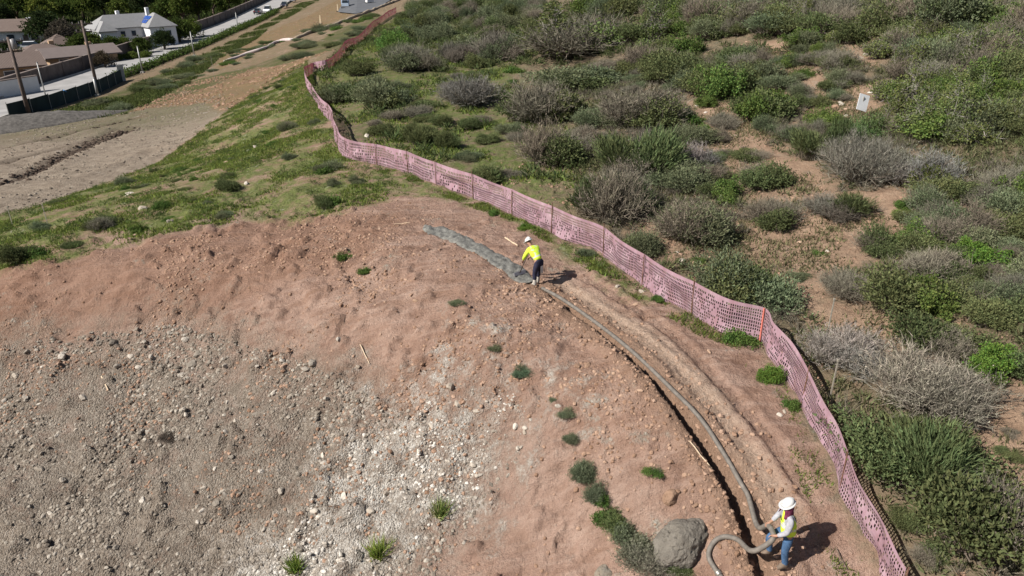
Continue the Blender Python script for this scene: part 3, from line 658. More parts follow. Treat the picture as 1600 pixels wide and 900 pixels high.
for (px, py, h, lab) in ((1293,519,1.1,'slim bare stake standing in soil beyond the fence corner'), (1297,621,1.1,'slim pale stake standing in mossy grass just behind the fence'), (336,127,3.0,'pale survey stake standing on the verge of the dirt road'), (20,352,1.0,'thin dark stake standing at the left edge of the grassy strip'), (75,352,1.0,'thin dark stake on the grassy strip, second from the left edge')):
    g = G(px, py); z = zt(*g); mb = MB().box((0, 0, h/2-.1), (.03, .025, h+.2)).box((0, 0, h-.03), (.045, .04, .07))
    tag(mb.build('survey_stake', M_STAKE, None, loc=(g[0], g[1], z)), lab, 'stake')
# white sign on a stake
g = G(1343, 188); D = np.hypot(np.hypot(*g), CAMH-zbase(*g)[0])
sg = empty('notice_sign', (g[0], g[1], zt(*g)), .25, 'small plain white sign board on a stake among the brush', 'sign')
M_SIGN = plain('white_board', (.72, .74, .76), .5, .05, 3)
M_SIGNP = plain('faded_print', (.70, .73, .77), .6, .1, 5)
w = 17*D/FPX
MB().tube([(0, .02, -.2), (0, .02, 1.15)], .022, 6).build('post', M_STAKE, sg)
bd = MB().box((0, 0, .85), (w, .02, .80), rx=-.25, ry=.28).build('board', M_SIGN, sg)
MB().box((.07, -.016, .74), (w*.2, .006, .09), rx=-.25, ry=.28).build('print_patch', M_SIGNP, bd)

# ------------------------------------------------------------------ plants: a few hand-made forms per kind, shared by their copies
def unit(n, rng):
    v = rng.normal(0, 1, (n, 3)); return v/np.linalg.norm(v, axis=1)[:, None]
def blades(base, tip, width, rng, side=None):
    """thin triangles from base to tip"""
    d = tip-base; s = np.cross(d, unit(len(d), rng) if side is None else side); s /= np.linalg.norm(s, axis=1)[:, None]+1e-9
    w = (width if hasattr(width, '__len__') else np.full(len(d), width))[:, None]
    V = np.stack([base-s*w*.5, base+s*w*.5, tip], 1).reshape(-1, 3)
    return V, np.arange(len(V)).reshape(-1, 3)
def leaves(c, dirn, ln, wd, rng):
    """pointed four-cornered leaves, slightly folded"""
    s = np.cross(dirn, unit(len(c), rng)); s /= np.linalg.norm(s, axis=1)[:, None]+1e-9
    l = ln[:, None] if hasattr(ln, '__len__') else ln; w = wd[:, None] if hasattr(wd, '__len__') else wd
    nn = np.cross(dirn, s)
    V = np.stack([c, c+dirn*l*.5+s*w*.5, c+dirn*l, c+dirn*l*.5-s*w*.5+nn*w*.3], 1).reshape(-1, 3)
    return V, np.arange(len(V)).reshape(-1, 4)
def dome_dirs(n, rng, low=.05, lift=0.0):
    az = rng.uniform(0, 2*PI, n); el = np.arcsin(rng.uniform(low, 1, n)**.8)
    return np.stack([np.cos(az)*np.cos(el), np.sin(az)*np.cos(el), np.sin(el)+lift], 1)
def lobes(d, rng, k=5, amt=.3):
    """an uneven outline: radius by direction"""
    r = np.full(len(d), 1-amt*.5)
    for _ in range(k):
        c = dome_dirs(1, rng)[0]; r += amt*rng.uniform(-.5, 1)*np.exp(-((d-c)**2).sum(1)/.18)
    return r
def cat_mesh(name, parts, mat):
    V = []; Fs = []; b = 0
    for v, f in parts: V.append(v); Fs.append(f+b); b += len(v)
    return mk_mesh(name, np.concatenate(V), Fs, False, [mat])
def shrub_forms(kind, seed):
    """returns (foliage mesh, stems mesh), radius about 1"""
    rng = np.random.default_rng(seed)
    fol = []; stm = []
    if kind in ('sage', 'broom', 'olive'):
        n = {'sage': 420, 'broom': 620, 'olive': 520}[kind]
        d = dome_dirs(n, rng, .02, {'sage': .25, 'broom': .55, 'olive': .3}[kind]); d /= np.linalg.norm(d, axis=1)[:, None]
        R = lobes(d, rng, 7, .5)*rng.uniform(.72, 1.08, n); hz = {'sage': .85, 'broom': .95, 'olive': .8}[kind]
        base = np.stack([rng.normal(0, .16, n), rng.normal(0, .16, n), np.zeros(n)], 1)
        tip = base*.6+d*R[:, None]*np.array([1, 1, hz]); mid = (base+tip)/2+np.array([0, 0, .08])
        stm.append(blades(base, mid*.7+tip*.3, .02, rng)); 
        k = {'sage': 13, 'broom': 9, 'olive': 14}[kind]
        t = rng.uniform(.42, 1.0, (n, k, 1)); c = (base[:, None]*(1-t)**2+2*mid[:, None]*t*(1-t)+tip[:, None]*t**2).reshape(-1, 3)+rng.normal(0, .03, (n*k, 3))
        dd = np.repeat(d, k, 0)*.9+unit(n*k, rng)*({'sage': .7, 'broom': .35, 'olive': .8}[kind]); dd /= np.linalg.norm(dd, axis=1)[:, None]
        if kind == 'broom': fol.append(blades(c, c+dd*rng.uniform(.10, .2, n*k)[:, None], .026, rng))
        else: fol.append(leaves(c, dd, rng.uniform(.05, .10, n*k), .028 if kind == 'sage' else .036, rng))
    elif kind == 'twig':
        n = 90; d = dome_dirs(n, rng, .08, .3); d /= np.linalg.norm(d, axis=1)[:, None]
        R = lobes(d, rng, 6, .4)*rng.uniform(.7, 1.05, n)
        base = np.stack([rng.normal(0, .1, n), rng.normal(0, .1, n), np.zeros(n)], 1); tip = base+d*R[:, None]*np.array([1, 1, .75])
        stm.append(blades(base, tip, .03, rng))
        b2, t2 = base, tip
        for lv, (k, sp_, wd) in enumerate(((8, .42, .017), (5, .22, .011))):
            m = len(b2); t = rng.uniform(.3, 1, (m, k, 1)); c = (b2[:, None]*(1-t)+t2[:, None]*t).reshape(-1, 3)
            dd = np.repeat((t2-b2)/(np.linalg.norm(t2-b2, axis=1)[:, None]+1e-9), k, 0)*.8+unit(m*k, rng)*.75+np.array([0, 0, .25]); dd /= np.linalg.norm(dd, axis=1)[:, None]
            e = c+dd*(sp_*rng.uniform(.5, 1.1, m*k))[:, None]; e[:, 2] = np.maximum(e[:, 2], .02)
            (stm if lv == 0 else fol).append(blades(c, e, wd, rng)); b2, t2 = c, e
        c = t2[rng.integers(0, len(t2), 500)]; fol.append(leaves(c, unit(500, rng), .04, .02, rng))
    elif kind in ('leafy', 'oak'):
        nb = 34 if kind == 'leafy' else 46
        d = dome_dirs(nb, rng, .0, .15); d /= np.linalg.norm(d, axis=1)[:, None]
        C = d*(lobes(d, rng, 6, .5)*rng.uniform(.35, .92, nb))[:, None]*np.array([1, 1, .85])+np.array([0, 0, .08])
        base = np.stack([rng.normal(0, .07, nb), rng.normal(0, .07, nb), np.zeros(nb)], 1)
        for q in range(1 if kind == 'leafy' else 3):
            stm.append(blades(base, C+unit(nb, rng)*.2*q, .035 if kind == 'leafy' else .045, rng))
        k = 120 if kind == 'leafy' else 60
        if kind == 'oak':   # bare grey limbs show between the leaves
            t = rng.uniform(.4, 1, (nb, 16, 1)); c = (base[:, None]*(1-t)+C[:, None]*t).reshape(-1, 3); stm.append(blades(c, c+(unit(nb*16, rng)+np.array([0, 0, .35]))*rng.uniform(.12, .42, nb*16)[:, None], .016, rng))
        off = unit(nb*k, rng)*(rng.uniform(0, 1, nb*k)**.45*rng.uniform(.12, .30, nb).repeat(k))[:, None]
        c = np.repeat(C, k, 0)+off; c[:, 2] = np.maximum(c[:, 2], .02)
        dd = off/(np.linalg.norm(off, axis=1)[:, None]+1e-9)+unit(nb*k, rng)*.9; dd /= np.linalg.norm(dd, axis=1)[:, None]
        fol.append(leaves(c, dd, rng.uniform(.05, .095, nb*k), rng.uniform(.03, .055, nb*k), rng))
    elif kind == 'tuft':
        n = 190; d = dome_dirs(n, rng, .25, .5); d /= np.linalg.norm(d, axis=1)[:, None]
        base = np.stack([rng.normal(0, .14, n), rng.normal(0, .14, n), np.zeros(n)], 1)
        tip = base+d*rng.uniform(.5, 1.1, n)[:, None]; fol.append(blades(base, tip, .05, rng))
        n2 = 60; tip2 = base[:n2]+dome_dirs(n2, rng, .1)*rng.uniform(.5, .9, n2)[:, None]; stm.append(blades(base[:n2], tip2, .035, rng))
    elif kind == 'herb':
        n = 70; d = dome_dirs(n, rng, .0); R = lobes(d, rng, 5, .6)*rng.uniform(.4, 1, n); C = d*R[:, None]*np.array([1, 1, .6]); k = 22
        c = np.repeat(C, k, 0)+rng.normal(0, .09, (n*k, 3)); c[:, 2] = np.maximum(c[:, 2], .01)
        dd = unit(n*k, rng)+np.array([0, 0, .4]); dd /= np.linalg.norm(dd, axis=1)[:, None]
        fol.append(leaves(c, dd, rng.uniform(.08, .15, n*k), .06, rng)); stm.append(blades(C*.1, C, .03, rng))
    return cat_mesh('foliage', fol, M_TWIG if kind == 'twig' else (M_GRASS if kind == 'tuft' else M_LEAF)), cat_mesh('stems', stm, M_TWIG)
FORMS = {k: [shrub_forms(k, 300+17*i+hash_) for i in range(4)] for hash_, k in enumerate(('sage', 'broom', 'olive', 'twig', 'leafy', 'oak', 'tuft', 'herb'))}
TINT = {'sage': (.150, .172, .098), 'broom': (.110, .132, .058), 'olive': (.122, .142, .062), 'twig': (.190, .170, .130), 'leafy': (.115, .165, .046), 'oak': (.130, .155, .056), 'tuft': (.16, .22, .05), 'herb': (.095, .150, .040)}
STEM = {'sage': (.17, .145, .12), 'broom': (.13, .11, .08), 'olive': (.15, .125, .10), 'twig': (.16, .138, .11), 'leafy': (.14, .12, .09), 'oak': (.27, .245, .22), 'tuft': (.30, .26, .14), 'herb': (.12, .12, .06)}
OCC = []
def plant(name, kind, x, y, z, r, hscale, label, cat, group=None, tint=None, mixin=None):
    if name == 'shrub': name = {'sage': 'sage_shrub', 'broom': 'broom_shrub', 'olive': 'olive_shrub', 'twig': 'dry_shrub', 'leafy': 'leafy_bush', 'oak': 'scrub_oak', 'herb': 'weed'}[kind]
    o = empty(name, (x, y, z-.03), random.uniform(0, 6.28), label, cat, group)
    sc = (r*random.uniform(.92, 1.08), r*random.uniform(.92, 1.08), r*hscale)
    def put(kind, k, tint=None, turn=0, off=(0, 0)):
        f, s = random.choice(FORMS[kind])
        col = tint or TINT[kind]; j = random.uniform(.8, 1.22); jj = random.uniform(.92, 1.08)
        hk = k*random.uniform(.95, 1.3)
        a = link('foliage', f, o); a.color = (col[0]*j*jj, col[1]*j, col[2]*j, 1); b = link('stems', s, o); b.color = (*STEM[kind], 1)
        for q in (a, b): q.scale = (sc[0]*k, sc[1]*k, sc[2]*hk); q.rotation_euler.z = turn; q.location = (off[0], off[1], 0)
    if r < .16 or kind == 'tuft':
        put(kind, 1.0, tint)
        if mixin: put(mixin, random.uniform(.8, .98), None, random.uniform(1, 5))
    else:   # several crowns grown into one another
        a0 = random.uniform(0, 6.3)
        seq = [kind, mixin or kind, kind] if r < 1.2 else [kind, mixin or kind, kind, mixin or kind]
        for i, kk in enumerate(seq):
            an = a0+i*2*PI/len(seq)+random.uniform(-.5, .5); d = r*random.uniform(.28, .5)
            put(kk, random.uniform(.72, 1.02), tint if kk == kind else None, random.uniform(0, 6.3), (d*math.cos(an), d*math.sin(an)))
    OCC.append((x, y, r)); return o
def plant_px(px, py, w, kind, label, group=None, name='shrub', cat='shrub', h=1.0, tint=None, mixin=None):
    """front foot at a photo pixel, width in photo pixels"""
    g = G(px, py); D = np.hypot(np.hypot(*g), CAMH-zbase(*g)[0]); r = w*.5*D/FPX
    back = g/np.hypot(*g)*r*.62; x, y = g+back
    return plant(name, kind, x, y, zt(x, y), r, h, label, cat, group, tint, mixin)
PALE = (.17, .17, .12); GREY = (.17, .152, .125); BRIGHT = (.125, .205, .042)
BIG = [ # (pixel of the foot, width, kind, height, tint, second growth, label)
 (1418,790,160,'broom',1.0,None,'olive','large olive green shrub pressed against the fence’s near end'),
 (1520,905,190,'twig',.95,GREY,'olive','wide grey green shrub filling the bottom right corner'),
 (1445,668,165,'twig',.8,(.25,.225,.18),None,'wide pale grey dry shrub spread over bare soil'),
 (1312,590,120,'twig',.75,(.25,.225,.20),None,'grey twiggy shrub right behind the fence corner'),
 (1568,602,105,'leafy',1.0,BRIGHT,'olive','bright green leafy shrub at the right edge, lower one'),
 (1465,556,110,'olive',.9,None,'twig','grey olive shrub left of the bright green one'),
 (1432,500,125,'olive',1.0,None,'leafy','dense dark green rounded shrub on bare soil, right of the path'),
 (1322,470,90,'twig',.9,None,None,'grey dry shrub between the two large green ones'),
 (1158,498,160,'olive',.95,None,'sage','large dark green shrub directly behind the fence, left of its red corner post'),
 (1368,402,70,'olive',.9,None,'twig','small grey green shrub alone on the bare path'),
 (1205,358,88,'twig',1.0,None,'olive','grey green shrub at the left edge of the bare path'),
 (1300,352,90,'twig',.8,GREY,'broom','low grey shrub stretching over the bare path'),
 (1410,333,34,'herb',1.0,None,None,'tiny green plant on the bare path'),
 (1500,392,100,'twig',.9,None,'sage','grey sage shrub above the lime green clump'),
 (1518,425,80,'leafy',.8,BRIGHT,'olive','lime green shrub clump by the right side path'),
 (1345,295,120,'twig',1.05,GREY,None,'tall grey twiggy shrub below the white sign'),
 (1288,258,90,'broom',1.0,None,'twig','dark olive shrub left of the tall grey one below the sign'),
 (1430,300,100,'twig',.9,(.26,.24,.22),'oak','tangled grey shrub with bare curved limbs'),
 (1575,312,80,'twig',1.1,None,'leafy','grey shrub with a green sprig at the right edge'),
 (1342,226,72,'sage',.9,(.13,.19,.075),None,'soft pale green shrub just under the white sign'),
 (1080,385,125,'sage',.95,None,'twig','wide sage shrub with grey twigs, middle of the hillside'),
 (950,352,140,'broom',1.05,None,'twig','big dark shrub right behind the fence above the worker'),
 (998,402,74,'sage',.9,None,'olive','grey green sage shrub touching the fence’s top edge'),
 (1000,288,125,'twig',1.0,GREY,'broom','broad grey shrub above the big dark one'),
 (1088,276,70,'twig',.9,(.24,.22,.21),'sage','rounded silver grey shrub beside the bare slope'),
 (1128,318,70,'leafy',.9,None,'olive','bright green shrub above the wide sage'),
 (1190,296,78,'olive',.9,None,'twig','olive shrub left of the bare path’s upper end'),
 (1188,194,112,'olive',.95,None,'leafy','dense mid green shrub at the top of the bare slope'),
 (1126,224,28,'twig',1.2,None,None,'small upright dry shrub on the bare slope'),
 (1082,196,44,'herb',.8,None,None,'low green plant patch on the bare slope'),
 (1100,206,22,'herb',1.0,BRIGHT,None,'tiny bright green plant on the bare slope'),
 (1105,168,38,'leafy',1.0,None,None,'small leafy shrub above the bare slope'),
 (862,264,130,'twig',.95,None,'olive','grey green shrub rising from the bright grass'),
 (1005,208,130,'olive',.85,None,'twig','long olive shrub mound in mid hillside'),
 (850,196,140,'twig',.85,None,'olive','broad grey and olive shrub mound left of the long one'),
 (735,168,105,'twig',.8,(.22,.20,.18),None,'low mauve grey dry shrub patch beyond the fence'),
 (650,186,42,'twig',.8,None,None,'small grey dry shrub beside a soil patch'),
 (600,168,88,'olive',.9,None,'sage','dark olive shrub right of the fence’s far bend'),
 (535,162,80,'sage',1.0,None,'olive','blue green shrub at the fence’s far bend'),
 (650,112,90,'sage',.9,None,'twig','sage shrub above the dark olive one near the bend'),
 (718,98,66,'twig',1.0,GREY,None,'mauve grey shrub up the far hillside'),
 (780,100,80,'twig',1.0,GREY,'sage','grey shrub left of the large oak scrub'),
 (905,146,170,'olive',.55,None,'sage','very wide olive shrub below the large oak scrub'),
 (905,92,200,'oak',.6,None,'twig','large scrub oak with bare silvery limbs at the top'),
 (762,288,58,'olive',.9,None,None,'olive shrub behind the fence’s long straight'),
 (655,230,56,'broom',.9,None,None,'dark upright shrub in bright grass behind the fence'),
 (598,212,42,'olive',.8,None,None,'small dark shrub just behind the fence’s left curve'),
 (1200,598,44,'leafy',1.1,BRIGHT,None,'bright green bush in front of the fence’s red corner post'),
 (1235,640,30,'herb',1.0,None,None,'small green plant at the fence foot below the bright bush'),
 (1155,542,62,'herb',.9,None,None,'green weeds at the fence foot left of the red corner post'),
 (815,594,36,'sage',.9,(.13,.18,.11),'sage','small blue green bush alone on the red bank'),
 (772,553,24,'sage',.6,None,None,'tiny sage plant above the lone blue green bush'),
 (714,487,28,'sage',.5,None,None,'tiny flat plant on the upper red bank'),
 (866,630,24,'sage',.7,(.18,.205,.125),'sage','tiny sage plant on the bank, topmost of a line of bushes'),
 (884,662,28,'sage',.8,(.18,.205,.125),'sage','small sage plant on the bank, second of a line of bushes'),
 (892,698,32,'sage',.9,(.18,.205,.125),'sage','small green plant on the bank, third of a line of bushes'),
 (910,762,46,'sage',1.2,(.18,.205,.125),'sage','upright sage bush left of the small tan boulder'),
 (934,800,48,'sage',1.2,(.18,.20,.125),'herb','sage bush touching the upright one on the bank edge'),
 (950,834,52,'sage',1.1,(.13,.175,.07),'herb','leafy green bush left of the large grey boulder'),
 (982,866,62,'sage',1.1,(.18,.205,.125),'sage','bushy sage shrub right against the large grey boulder'),
 (1005,912,84,'sage',.8,PALE,'twig','low shrub at the bottom edge below the large boulder'),
 (1056,906,46,'olive',.8,None,None,'dark shrub clump at the foot of the large boulder'),
 (1020,752,40,'herb',.35,None,'sage','flat weedy plant above the small tan boulder'),
 (690,822,66,'tuft',1.0,(.15,.20,.06),None,'spiky green grass tussock on the white rubble, upper one'),
 (594,886,72,'tuft',1.0,(.20,.27,.06),None,'lime green grass tussock on the white rubble'),
 (466,906,60,'tuft',1.0,(.17,.24,.05),None,'green grass tussock at the bottom edge of the rubble'),
 (268,694,34,'twig',.6,(.10,.085,.07),None,'small dead dark plant on the grey rubble bank'),
 (540,404,40,'herb',.6,None,None,'weedy green plant on red soil left of the concrete'),
 (572,424,30,'herb',.7,None,None,'smaller green weed just below the weedy plant'),
 (512,328,38,'olive',1.2,None,'herb','dark green bush at the edge of grass and red soil'),
 (820,362,30,'herb',.9,BRIGHT,None,'bright green weed at the fence foot above the bending worker'),
 (770,338,26,'herb',.9,None,None,'small green weed at the fence foot, left of the brighter one'),
 (915,402,32,'sage',.9,None,None,'sage weed at the fence foot right of the bending worker'),
 (1028,474,26,'herb',.8,None,None,'small weed at the fence foot in mid run'),
 (45,412,58,'olive',.8,None,'herb','dark green bush near the left edge of the grassy strip'),
 (160,362,50,'olive',.8,None,'twig','dark bush on the grassy strip, centre of its left part'),
 (215,368,30,'herb',1.0,None,None,'small dark plant at the strip’s lower edge'),
 (360,298,40,'olive',.9,None,None,'round dark bush in the middle of the grassy strip'),
 (510,272,44,'sage',.7,None,'herb','sage bush left of the fence’s curve'),
 (450,205,34,'sage',.8,None,'twig','grey bush on the grassy strip near the far bend'),
 (560,290,28,'sage',.8,None,None,'small sage plant below the fence’s curve'),
 (196,288,34,'sage',1.0,None,None,'sage bush on the grassy strip’s upper edge'),
 (255,330,30,'herb',1.0,None,None,'green plant beside a pale stone on the strip'),
 (585,148,60,'sage',.8,None,None,'pale sage shrub beside the far fence bend'),
 (560,118,50,'olive',.9,None,None,'dark shrub above the blue green one at the bend'),
 (615,78,60,'leafy',.9,(.11,.19,.05),None,'bright green shrub behind the far fence run'),
 (690,200,40,'olive',.8,None,None,'olive shrub below the mauve dry patch'),
 (700,235,46,'broom',.8,None,None,'dark green shrub on the bright grass, mid way'),
 (800,210,50,'sage',.8,None,None,'sage shrub at the grass patch’s upper edge'),
]
for b in BIG:
    px, py, w, kind, h, tint, mix, lab = b
    nm = {'tuft': 'grass_tussock', 'herb': 'weed', 'oak': 'scrub_oak'}.get(kind, 'shrub'); ct = {'tuft': 'tussock', 'herb': 'weed'}.get(kind, 'shrub')
    plant_px(px, py, w, kind, lab, None, nm, ct, h, tint, mix)
# the rest of the brush: zones filled with shrubs that nothing tells apart
LOOK = {'sage': 'sage-green', 'broom': 'dark', 'olive': 'olive', 'twig': 'grey', 'leafy': 'bright-green', 'oak': 'silver-limbed', 'herb': 'leafy'}
_o = 'first second third fourth fifth sixth seventh eighth ninth'.split(); _t = 'tenth eleventh twelfth thirteenth fourteenth fifteenth sixteenth seventeenth eighteenth nineteenth'.split()
ORD = ['leftmost']+_o[1:]+_t+['twentieth']+['twenty-'+q for q in _o]+['thirtieth']+['thirty-'+q for q in _o]+['fortieth']
def photo_x(o):
    x, y, z = o.location; z -= CAMH
    return x/(y*CP-z*SP)
def fill_zone(poly, n, kinds, wr, where, group, hr=(.75, 1.1), sep=.75, name='shrub', cat='shrub', tries=60):
    """scatter n shrubs over an area; each is told apart by its look and its rank from the left"""
    P = GG(poly); lo, hi = P.min(0), P.max(0); made = []; t = 0
    while len(made) < n and t < n*tries:
        t += 1
        q = RNG.uniform(lo, hi)
        if inside(q[:1], q[1:], P)[0] <= 0: continue
        r = random.uniform(*wr)
        if any((q[0]-a)**2+(q[1]-b)**2 < ((r+c)*sep)**2 for a, b, c in OCC): continue
        k = random.choice(kinds); k, mx = k if isinstance(k, tuple) else (k, None)
        made.append((k if mx is None else k+mx, LOOK[k]+('' if mx is None else ' and '+LOOK[mx]), plant(name, k, q[0], q[1], zt(*q), r, random.uniform(*hr), None, cat, group, None, mx)))
    for look in sorted({m[1] for m in made}):
        row = sorted([m[2] for m in made if m[1] == look], key=photo_x)
        for i, o in enumerate(row):
            o['label'] = (('only ' if len(row) == 1 else ORD[i]+' ')+look+' '+cat+' '+('' if i == 0 else 'from the left ')+where)[:200]
OV = [('olive', 'twig'), ('sage', 'olive'), ('olive', 'sage'), ('twig', 'olive'), ('leafy', 'sage'), ('leafy', 'olive'), ('oak', 'twig'), ('oak', 'olive'), ('olive', 'leafy')]
fill_zone([(1380,225),(1400,120),(1480,60),(1640,20),(1640,240),(1520,250)], 44, [('oak', 'twig'), ('oak', 'leafy'), ('leafy', 'olive'), ('oak', 'olive'), ('twig', 'oak'), ('oak', 'sage')], (1.0, 2.1), 'in the thicket right of the sign', 'thicket right of the sign', sep=.42)
fill_zone([(1180,55),(1160,2),(1640,2),(1640,30),(1480,60),(1380,90),(1300,50)], 46, OV, (1.4, 2.9), 'along the top right edge', 'brush along the top right edge', sep=.42)
fill_zone([(1000,130),(1010,2),(1160,2),(1180,60),(1200,130),(1140,150),(1060,140)], 40, OV, (1.1, 2.4), 'between scrub oak and bare slope', 'brush right of the scrub oak', sep=.46)
fill_zone([(600,60),(640,15),(700,2),(1000,2),(1000,60),(820,70),(790,110),(690,130),(640,140)], 60, ['sage', ('twig', 'sage'), 'olive', ('olive', 'twig'), ('sage', 'olive'), ('leafy', 'olive')], (1.1, 2.7), 'on the hillside left of the scrub oak', 'brush left of the scrub oak', sep=.5)
fill_zone([(560,170),(640,120),(800,110),(930,220),(900,260),(800,280),(700,250),(600,220)], 26, ['sage', 'olive', ('twig', 'olive'), 'herb', 'twig'], (.5, 1.25), 'in bright grass beyond the fence', 'small shrubs in the bright grass', (.5, .8), .7)
fill_zone([(920,110),(1180,140),(1180,330),(1020,300),(930,260)], 20, [('olive', 'twig'), ('twig', 'sage'), 'sage', 'twig'], (.7, 1.5), 'in the brush left of the bare path', 'brush left of the bare path', (.6, .9), .55)
fill_zone([(1180,140),(1250,60),(1330,90),(1330,150),(1300,220),(1230,240),(1160,210)], 18, ['sage', ('olive', 'twig'), ('twig', 'sage'), ('leafy', 'sage')], (.7, 1.6), 'on bare soil left of the sign', 'shrubs left of the sign', (.7, 1.0), .6)
fill_zone([(930,260),(1050,200),(1150,250),(1260,330),(1340,420),(1280,520),(1190,510),(1060,420),(960,390)], 14, ['herb', ('twig', 'herb'), 'sage', 'twig'], (.25, .7), 'on the bare middle slope', 'small shrubs on the middle slope', (.5, .8), .85)
fill_zone([(1380,330),(1500,300),(1640,310),(1640,560),(1540,500),(1450,440)], 18, ['olive', ('twig', 'olive'), ('sage', 'twig'), ('leafy', 'olive')], (.5, 1.2), 'in the mixed brush at the right edge', 'brush at the right edge', (.7, 1.0), .55)
fill_zone([(1480,640),(1640,600),(1640,900),(1560,860),(1500,760)], 7, ['twig', 'olive', 'sage'], (.18, .5), 'on bare soil near the right edge', 'small plants near the right edge', (.4, .7), 1)
fill_zone([(1330,690),(1370,680),(1500,800),(1530,900),(1470,900),(1390,780)], 12, ['olive', 'sage', ('twig', 'olive')], (.3, .75), 'close behind the fence’s near end', 'shrubs behind the near fence', (.6, .9), .6)
fill_zone([(0,345),(150,300),(300,225),(420,135),(485,110),(525,230),(600,285),(500,325),(330,345),(100,400),(0,420)], 46, ['herb', 'sage', 'herb', 'olive'], (.22, .55), 'dotted over the grassy strip', 'plants dotted over the grassy strip', (.4, .9), 1.0, 'weed', 'weed')
fill_zone([(110,180),(170,145),(300,95),(440,62),(540,30),(600,15),(560,60),(480,92),(400,105),(300,130),(200,172)], 60, ['sage', 'olive', 'herb', 'sage'], (.7, 2.0), 'on the verge beside the street', 'shrubs on the verge', (.3, .6), .55)
# grass
def grass_field(name, poly, n, hmin, hmax, width, col, dn, label):
    p = scatter(poly, n, dn); z = zsurf(p[:, 0], p[:, 1]); base = np.stack([p[:, 0], p[:, 1], z-.01], 1)
    h = RNG.uniform(hmin, hmax, n); d = np.stack([RNG.normal(0, .45, n), RNG.normal(0, .45, n), np.ones(n)], 1)
    V, F = blades(base, base+d*h[:, None], width*RNG.uniform(.6, 1.4, n), RNG)
    o = link(name, mk_mesh(name, V, F, False, [M_GRASS])); o.color = (*col, 1)
    return tag(o, label, 'grass', None, 'stuff')
pat = lambda x, y: sstep(.40, .62, fbm(x*.45, y*.45, 4, 91))
grass_field('grass', Z_GREEN, 90000, .05, .16, .05, (.155, .195, .05), pat, 'patchy bright green grass on the strip left of the fence')
grass_field('grass', Z_GREEN2, 55000, .08, .26, .09, (.145, .185, .048), pat, 'bright green grass between shrubs beyond the fence')
Z_BRUSH = GG([(900,300),(900,100),(1640,60),(1640,950),(1420,900),(1300,650),(1200,530),(1000,430)])
grass_field('dry_grass', Z_BRUSH, 60000, .04, .20, .05, (.15, .14, .075), lambda x, y: sstep(.44, .66, fbm(x*.4, y*.4, 4, 92)), 'sparse dry grass and litter between the hillside shrubs')
def understory(name, poly, n, rr, per, col, dn, label, twig=False):
    p = scatter(poly, n, dn); R_ = RNG.uniform(*rr, n); z = zsurf(p[:, 0], p[:, 1]); N_ = n*per
    d = dome_dirs(N_, RNG, .02, .2); r_ = np.repeat(R_, per); az = RNG.uniform(.45, 1, N_)
    base = np.repeat(np.stack([p[:, 0], p[:, 1], z], 1), per, 0)+d*(r_*az*(.75 if not twig else .3))[:, None]*np.array([1, 1, .7])
    dd = d+unit(N_, RNG)*.6; tip = base+dd*(r_*RNG.uniform(.2, .42, N_)*(1 if not twig else 2))[:, None]
    V, F = blades(base, tip, np.maximum(.02, r_*(.11 if not twig else .04)), RNG)
    o = link(name, mk_mesh(name, V, F, False, [M_TWIG if twig else M_LEAF])); o.color = (*col, 1); return tag(o, label, 'undergrowth', None, 'stuff')
cov = lambda x, y: (.04+.96*sstep(.3, -1.0, bare_sd(x, y)))*sstep(.36, .56, fbm(x*.28, y*.28, 3, 95))
understory('undergrowth', Z_BRUSH, 2000, (.18, .5), 40, (.115, .125, .060), cov, 'low olive undergrowth filling the gaps between hillside shrubs')
understory('dry_undergrowth', Z_BRUSH, 2200, (.2, .55), 45, (.155, .138, .105), lambda x, y: (.04+.96*sstep(.3, -1.0, bare_sd(x, y)))*sstep(.40, .6, fbm(x*.3+40, y*.3, 3, 96)), 'dry grey twig litter between hillside shrubs', True)
understory('low_weeds', Z_GREEN, 2200, (.10, .32), 28, (.10, .135, .045), lambda x, y: sstep(.38, .58, fbm(x*.6+7, y*.6, 3, 99)), 'low leafy weeds scattered through the grassy strip')
understory('undergrowth', Z_GREEN2, 900, (.3, .8), 40, (.085, .11, .045), pat, 'low green undergrowth in the grass beyond the fence')
understory('undergrowth', GG([(620,30),(700,2),(1640,2),(1640,90),(1000,90),(760,110),(640,120)]), 1500, (.4, 1.0), 45, (.08, .095, .042), None, 'low undergrowth along the far top of the hillside')
Z_FOOT = np.vstack([FEN[1:22]+np.array([-.1, -.05]), (FEN[1:22]+np.array([-.75, -.35]))[::-1]])
grass_field('grass', Z_FOOT, 9000, .03, .13, .025, (.125, .155, .04), lambda x, y: sstep(.45, .62, fbm(x*.9, y*.9, 3, 93)), 'thin strip of weeds and grass along the fence foot')

# ------------------------------------------------------------------ the street beyond the site
ROADC = smooth_path(GG([(-160,228),(-60,196),(20,168),(120,132),(200,104),(300,66),(360,42),(410,18),(432,6)]), 8)
ext = ROADC[-1]+(ROADC[-1]-ROADC[-3])/np.hypot(*(ROADC[-1]-ROADC[-3]))*120
ROADC = np.vstack([ROADC, ext]); ROADP = dens(ROADC, 2.0)
M_ROAD = plain('pale_asphalt', (.30, .29, .28), .9, .12, .35, bumpd=.01)
M_KERB = plain('kerb_concrete', (.36, .34, .31), .9, .12, 1)
def zr(x, y): return zbase(x, y)
V, F = ribbon(ROADP, 4.2, 7, .35, zr); road = tag(link('road', mk_mesh('road', V, F, True, [M_ROAD])), kind='structure')
